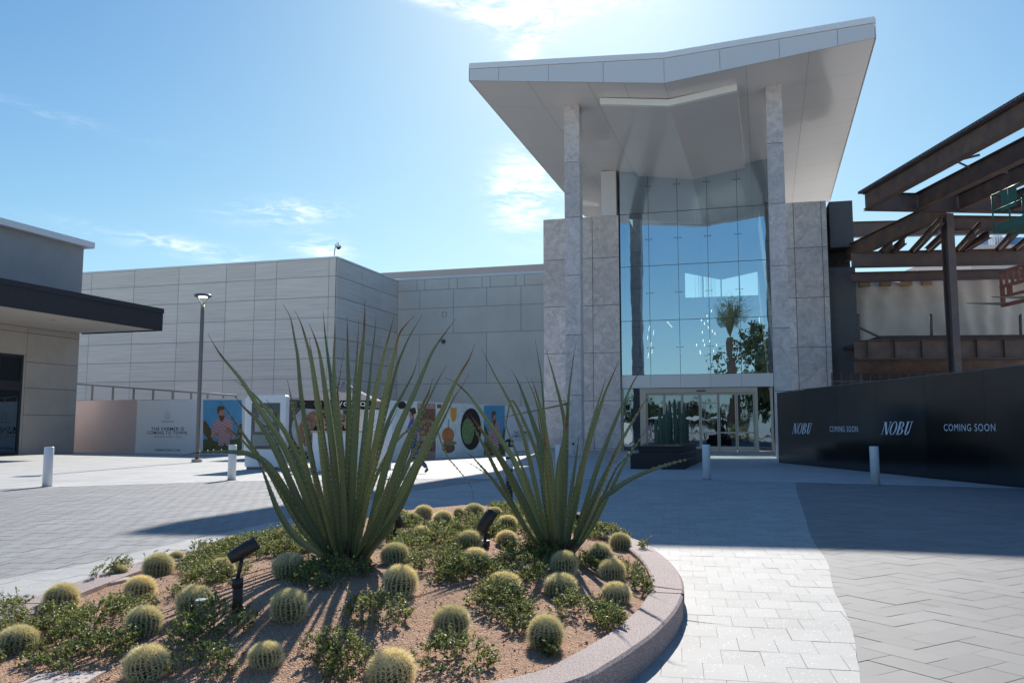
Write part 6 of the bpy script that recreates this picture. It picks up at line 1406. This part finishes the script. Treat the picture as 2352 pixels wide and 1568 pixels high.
zbeam('lower_girder', 1962, 842, 2420, 842, (2100, 842, 43), 30, .35, 'rust')
for x in (1973, 2140, 2345):
    q = MB(); p = aty(x, 779, 41); p2 = aty(x - 2, 721, 41); q.tube([p - Z3 * .3, p2], .07, 8)
    if x == 1973: q.tube([aty(1973, 752, 41), aty(2033, 780, 41)], .06, 8)
    q.build('guard_post', 'rust_blue', SF)
q = MB(); o = onz(1955, 1045); o = Vector((o.x, 50, 0)); q.box(Vector((16, 51, 0)), flat(R(-3)), flat(R(87)), Z3, (0, 30), (0, .3), (0, 6.0)); q.build('void_shade_wall', 'concrete', SF)  # dark wall added in place of the shaded void below the deck
q = MB()
for k in range(22): q.box(Vector((17, 45, 0)), flat(R(-3)), flat(R(87)), Z3, (k * .5, k * .5 + .05), (0, .05), (0, 4.2))
for z in (3.2, 3.7, 2.7): q.box(Vector((17, 45, 0)), flat(R(-3)), flat(R(87)), Z3, (0, 12), (-.06, -.01), (z, z + .06))
q.build('scaffold_grid', 'pole_grey', SF)
# blocks under the roof deck and tarpaulin
q = MB()
for k in range(9): p = aty(1975 + k * 48, 652 - k * .8, 45.2); q.box(p, flat(R(-8)), flat(R(82)), Z3, (0, .55), (0, .3), (-.12, .2))
q.build('timber_blocks', 'wood', SF)
tp = MB(); nx_, nz3 = 60, 14; z_t, z_b = aty(2150, 647, 46).z, aty(2150, 782, 46).z; xl_, xr_ = aty(1955, 700, 46), aty(2420, 700, 44); vs2 = []
for j in range(nz3 + 1):
    for i in range(nx_ + 1):
        f = i / nx_; g2 = j / nz3; p = xl_.lerp(xr_, f); zz = z_t + (z_b - z_t) * g2 + (.12 * math.sin(f * 17) if j == 0 else 0)
        w = .10 * math.sin(f * 55 + g2 * 3 * math.sin(f * 9)) + .14 * noise.noise(Vector((f * 16 - g2 * 3, g2 * 2, 0))); vs2.append((p.x, p.y + w, zz))
tp.mesh(vs2, [(j * (nx_ + 1) + i, j * (nx_ + 1) + i + 1, (j + 1) * (nx_ + 1) + i + 1, (j + 1) * (nx_ + 1) + i) for j in range(nz3) for i in range(nx_)], 0, True)
tb = tp.build('tarpaulin', 'tarp'); tag(tb, 'creased cream tarpaulin hung across the back of the steel frame', 'tarpaulin')
# far office building glimpsed through the steel
p = aty(2260, 570, 120); t = thing('office_building', 'distant tan and blue glass office block seen through the steel joists', 'building', (p.x, p.y, 0))
q = MB(); q.abox((p.x - 2, p.x + 40), (120, 150), (0, aty(2260, 562, 120).z)); q.build('podium', 'parapet', t)
M['blueglass'] = mat('blue office glass', (.10, .25, .5), .15); q = MB(); q.abox((p.x + 2, p.x + 8), (121, 150), (0, aty(2290, 545, 121).z)); q.build('tower', 'blueglass', t)
q = MB()
for k in range(6): q.abox((p.x + 1.2 - .0 + k * .35, p.x + 1.3 + k * .35), (120.5, 120.9), (aty(2260, 562, 120).z + .01, aty(2290, 548, 121).z + k * .2))
q.build('fins', 'cap', t)
# boom lift
BY = 29.0; p = aty(2283, 536, BY); side = Vector((NV.y, -NV.x, 0)); zb_, zt_ = p.z, aty(2283, 449, BY).z
t = thing('boom_lift', 'green work platform of a boom lift at the right edge', 'lift', Vector((24, 24, 0)))
O = Vector((p.x, BY, 0)); q = MB(); Lb = 2.5; Wb = 1.1
q.box(O, -NV, side, Z3, (0, Lb), (0, Wb), (zb_, zb_ + .05)); q.box(O, -NV, side, Z3, (0, Lb), (-.03, 0), (zb_, zb_ + .24)); q.box(O, -NV, side, Z3, (-.03, 0), (0, Wb), (zb_, zb_ + .24)); q.build('platform', 'green_metal', t)
q = MB()
for a in (0, .9, 1.8, 2.5):
    for b2 in (0, Wb): c = O - NV * a + side * b2; q.tube([c + Z3 * zb_, c + Z3 * zt_], .028, 8)
for zz in (zt_, (zt_ + zb_) / 2 + .1):
    c = [O + Z3 * zz, O - NV * Lb + Z3 * zz, O - NV * Lb + side * Wb + Z3 * zz, O + side * Wb + Z3 * zz]; q.tube(c + [c[0]], .028, 8)
q.build('guard_rail', 'green_metal', t)
q = MB(); q.box(O, -NV, side, Z3, (.5, 1.3), (-.02, .02), (zb_ + .65, zt_ - .05)); q.build('control_box', 'green_metal', t)
q = MB(); c = O - NV * 1.3 + side * .6 + Z3 * (zb_ - .1); q.tube([c, c + side * 1.5 - Z3 * .3, Vector((24, 24, 2.0))], [.16, .16, .22], 4, sm=False); q.build('boom', 'green_metal', t)
q = MB(); q.abox((22.8, 25.4), (22.9, 25.1), (.6, 1.9)); q.build('chassis', 'green_metal', t)
for a in (22.8, 25.2):
    for b2 in (22.7, 25.0): q = MB(); q.tube([Vector((a, b2, .5)), Vector((a, b2 + .35, .5))], .5, 20); q.build('wheel', 'tyre', t)
# fork carriage of a telehandler
FY = 28.0; p = aty(2298, 706, FY); zt_ = aty(2298, 622, FY).z; z_f = aty(2298, 702, FY).z; O = Vector((p.x, FY, 0))
t = thing('telehandler', 'orange telehandler fork carriage at the right edge below the lift', 'forklift', Vector((27, 26, 0)))
q = MB(); Hh = zt_ - z_f; Lc = 2.4
q.box(O, -NV, side, Z3, (0, Lc), (0, .08), (z_f + Hh * .92, zt_)); q.box(O, -NV, side, Z3, (0, Lc), (0, .1), (z_f + Hh * .50, z_f + Hh * .58)); q.box(O, -NV, side, Z3, (0, Lc), (0, .14), (z_f + Hh * .22, z_f + Hh * .28)); q.box(O, -NV, side, Z3, (0, Lc), (0, .12), (z_f - .05, z_f + .06)); 
for k in range(9): q.box(O, -NV, side, Z3, (k * .29, k * .29 + .10), (.015, .07), (z_f + Hh * .585, z_f + Hh * .915))
q.box(O, -NV, side, Z3, (0, .12), (.01, .11), (z_f + .065, z_f + Hh * .495)); q.box(O, -NV, side, Z3, (.35, .52), (.01, .11), (z_f + Hh * .285, z_f + Hh * .495)); q.build('carriage', 'orange_metal', t)
M['fork'] = mat('worn fork steel', (.2, .17, .12), .5, var=.2)
for k in (.15, 1.5): q = MB(); c = O - NV * k + Z3 * z_f; q.mesh([c - NV * .07, c + NV * .07, c + NV * .07 + Z3 * .08, c - NV * .07 + Z3 * .08, c - side * 1.25 - NV * .05 + Z3 * .05, c - side * 1.25 + NV * .05 + Z3 * .05, c - side * 1.25 + NV * .05 + Z3 * .06, c - side * 1.25 - NV * .05 + Z3 * .06], [(0, 1, 2, 3), (4, 7, 6, 5), (0, 4, 5, 1), (3, 2, 6, 7), (0, 3, 7, 4), (1, 5, 6, 2)]); q.build('fork', 'fork', t)
q = MB(); c = O - NV * 1.2 + side * .15 + Z3 * (z_f + .5); q.tube([c, c + side * 2, Vector((27, 26, 2.2))], [.18, .2, .28], 4, sm=False); q.build('boom', 'orange_metal', t)
q = MB(); q.abox((25.6, 28.4), (24.8, 27.2), (.7, 2.4)); q.build('cab', 'orange_metal', t)
for a in (25.8, 28.2):
    for b2 in (24.5, 27.2): q = MB(); q.tube([Vector((a, b2, .6)), Vector((a, b2 + .4, .6))], .6, 20); q.build('wheel', 'tyre', t)

# ================================================================== BEHIND THE CAMERA, seen mirrored in the glass
def palm(loc, h, lab):
    t = thing('palm_tree', lab, 'palm tree', loc, 'palms mirrored in the entrance glass'); loc = Vector(loc); q = MB(); pts = [loc + Z3 * (h * k / 24) + X3 * .12 * math.sin(k * .2) for k in range(25)]
    q.tube(pts, [.42 + .05 * (k % 2) + (.12 if k > 20 else 0) for k in range(25)], 14); q.build('trunk', 'bark', t)
    cr = MB(); rr = random.Random(4); top = pts[-1]
    for _ in range(170):
        a = rr.uniform(0, 6.28); sp_ = rr.random() ** 1.4; L = rr.uniform(3.8, 5.8); prev = top; d = Vector((math.cos(a) * (.1 + .55 * sp_), math.sin(a) * (.1 + .55 * sp_), 1)).normalized()
        for k in range(10):
            nx = prev + d * (L / 10); d = (d + Vector((math.cos(a) * .03, math.sin(a) * .03, -.07 * sp_ * k / 4))).normalized(); sd2 = Vector((-math.sin(a), math.cos(a), 0))
            for s in (-1, 1):
                for _2 in range(3): o = prev.lerp(nx, rr.random()); l = .5 * (1 - abs(k - 4) / 8); w = d * .05; e2 = o + (sd2 * s * .45 + d * .9).normalized() * l; cr.face([o - w, o + w, e2])
            prev = nx
    cr.build('crown', 'frond', t)
def mirror(px, D):      # where a thing must stand for the glass to show it at this bearing and apparent distance
    v = aty(px, 900, D); v.z = 0; d = (v - PG2).dot(ng); return v - ng * (2 * d)
palm(mirror(1683, 100), 11.9, 'tall tied date palm mirrored in the right part of the entrance glass')
def crown_mesh():
    q = MB(); rr = random.Random(12)
    cl_ = [(rr.gauss(0, 1.6), rr.gauss(0, 1.6), rr.uniform(2.5, 8.5), rr.uniform(.7, 1.5)) for _ in range(26)]
    for cx, cy2, cz2, r in cl_:
        for _ in range(150):
            d = Vector((rr.gauss(0, 1), rr.gauss(0, 1), rr.gauss(0, 1))).normalized() * r * rr.uniform(.5, 1.05); o = Vector((cx, cy2, cz2)) + d; s = rr.uniform(.1, .22); a = Vector((rr.gauss(0, 1), rr.gauss(0, 1), rr.gauss(0, 1))).normalized(); b2 = a.orthogonal()
            q.face([o - a * s, o + b2 * s * .6, o + a * s, o - b2 * s * .6])
    return q
tr = thing('broadleaf_tree', 'x', 'tree'); crown_mesh().build('crown', 'tree_leaf', tr); q = MB(); q.tube([Vector((0, 0, 0)), Vector((.1, 0, 2.5)), Vector((0, .1, 6))], [.22, .17, .06], 10); q.build('trunk', 'bark', tr)
for i, (px_, D_v, s) in enumerate(((1778, 112, 1.6), (1772, 128, 1.2), (1810, 124, 1.6), (1705, 150, .5), (1655, 146, .58), (1610, 152, .66), (1565, 148, .6), (1520, 150, .62), (1478, 146, .7), (1440, 150, .75), (1590, 165, .75), (1500, 165, .8))):
    x, y = mirror(px_, D_v)[:2]
    t = tr if i == 0 else dup(tr); t.location = (x, y, 0); t.scale = (s, s, s * (1.0 if i > 1 else 1.15)); t.rotation_euler.z = i * 1.3; tag(t, 'leafy tree behind the viewer, mirrored in the entrance glass and doors', 'tree', 'trees mirrored in the entrance glass')
for i, (px_, D_v) in enumerate(((1530, 104), (1590, 112), (1655, 120))):
    x, y = mirror(px_, D_v)[:2]
    t = thing('shade_sail', 'white shade canopy behind the viewer, mirrored in the entrance doors', 'canopy', (x, y, 0), 'white canopies mirrored in the doors'); q = MB()
    c = [Vector((x - 2.4, y - 2, 2.7)), Vector((x + 2.4, y - 2, 2.4)), Vector((x + 2.4, y + 2, 2.7)), Vector((x - 2.4, y + 2, 2.4))]; m_ = Vector((x, y, 3.05))
    for k in range(4): q.face([c[k], c[(k + 1) % 4], m_])
    q.build('canvas', 'white_paint', t); q = MB()
    for k in c: q.tube([Vector((k.x, k.y, 0)), k], .05, 8)
    q.build('poles', 'pole_grey', t)
print('objects', len(bpy.data.objects))
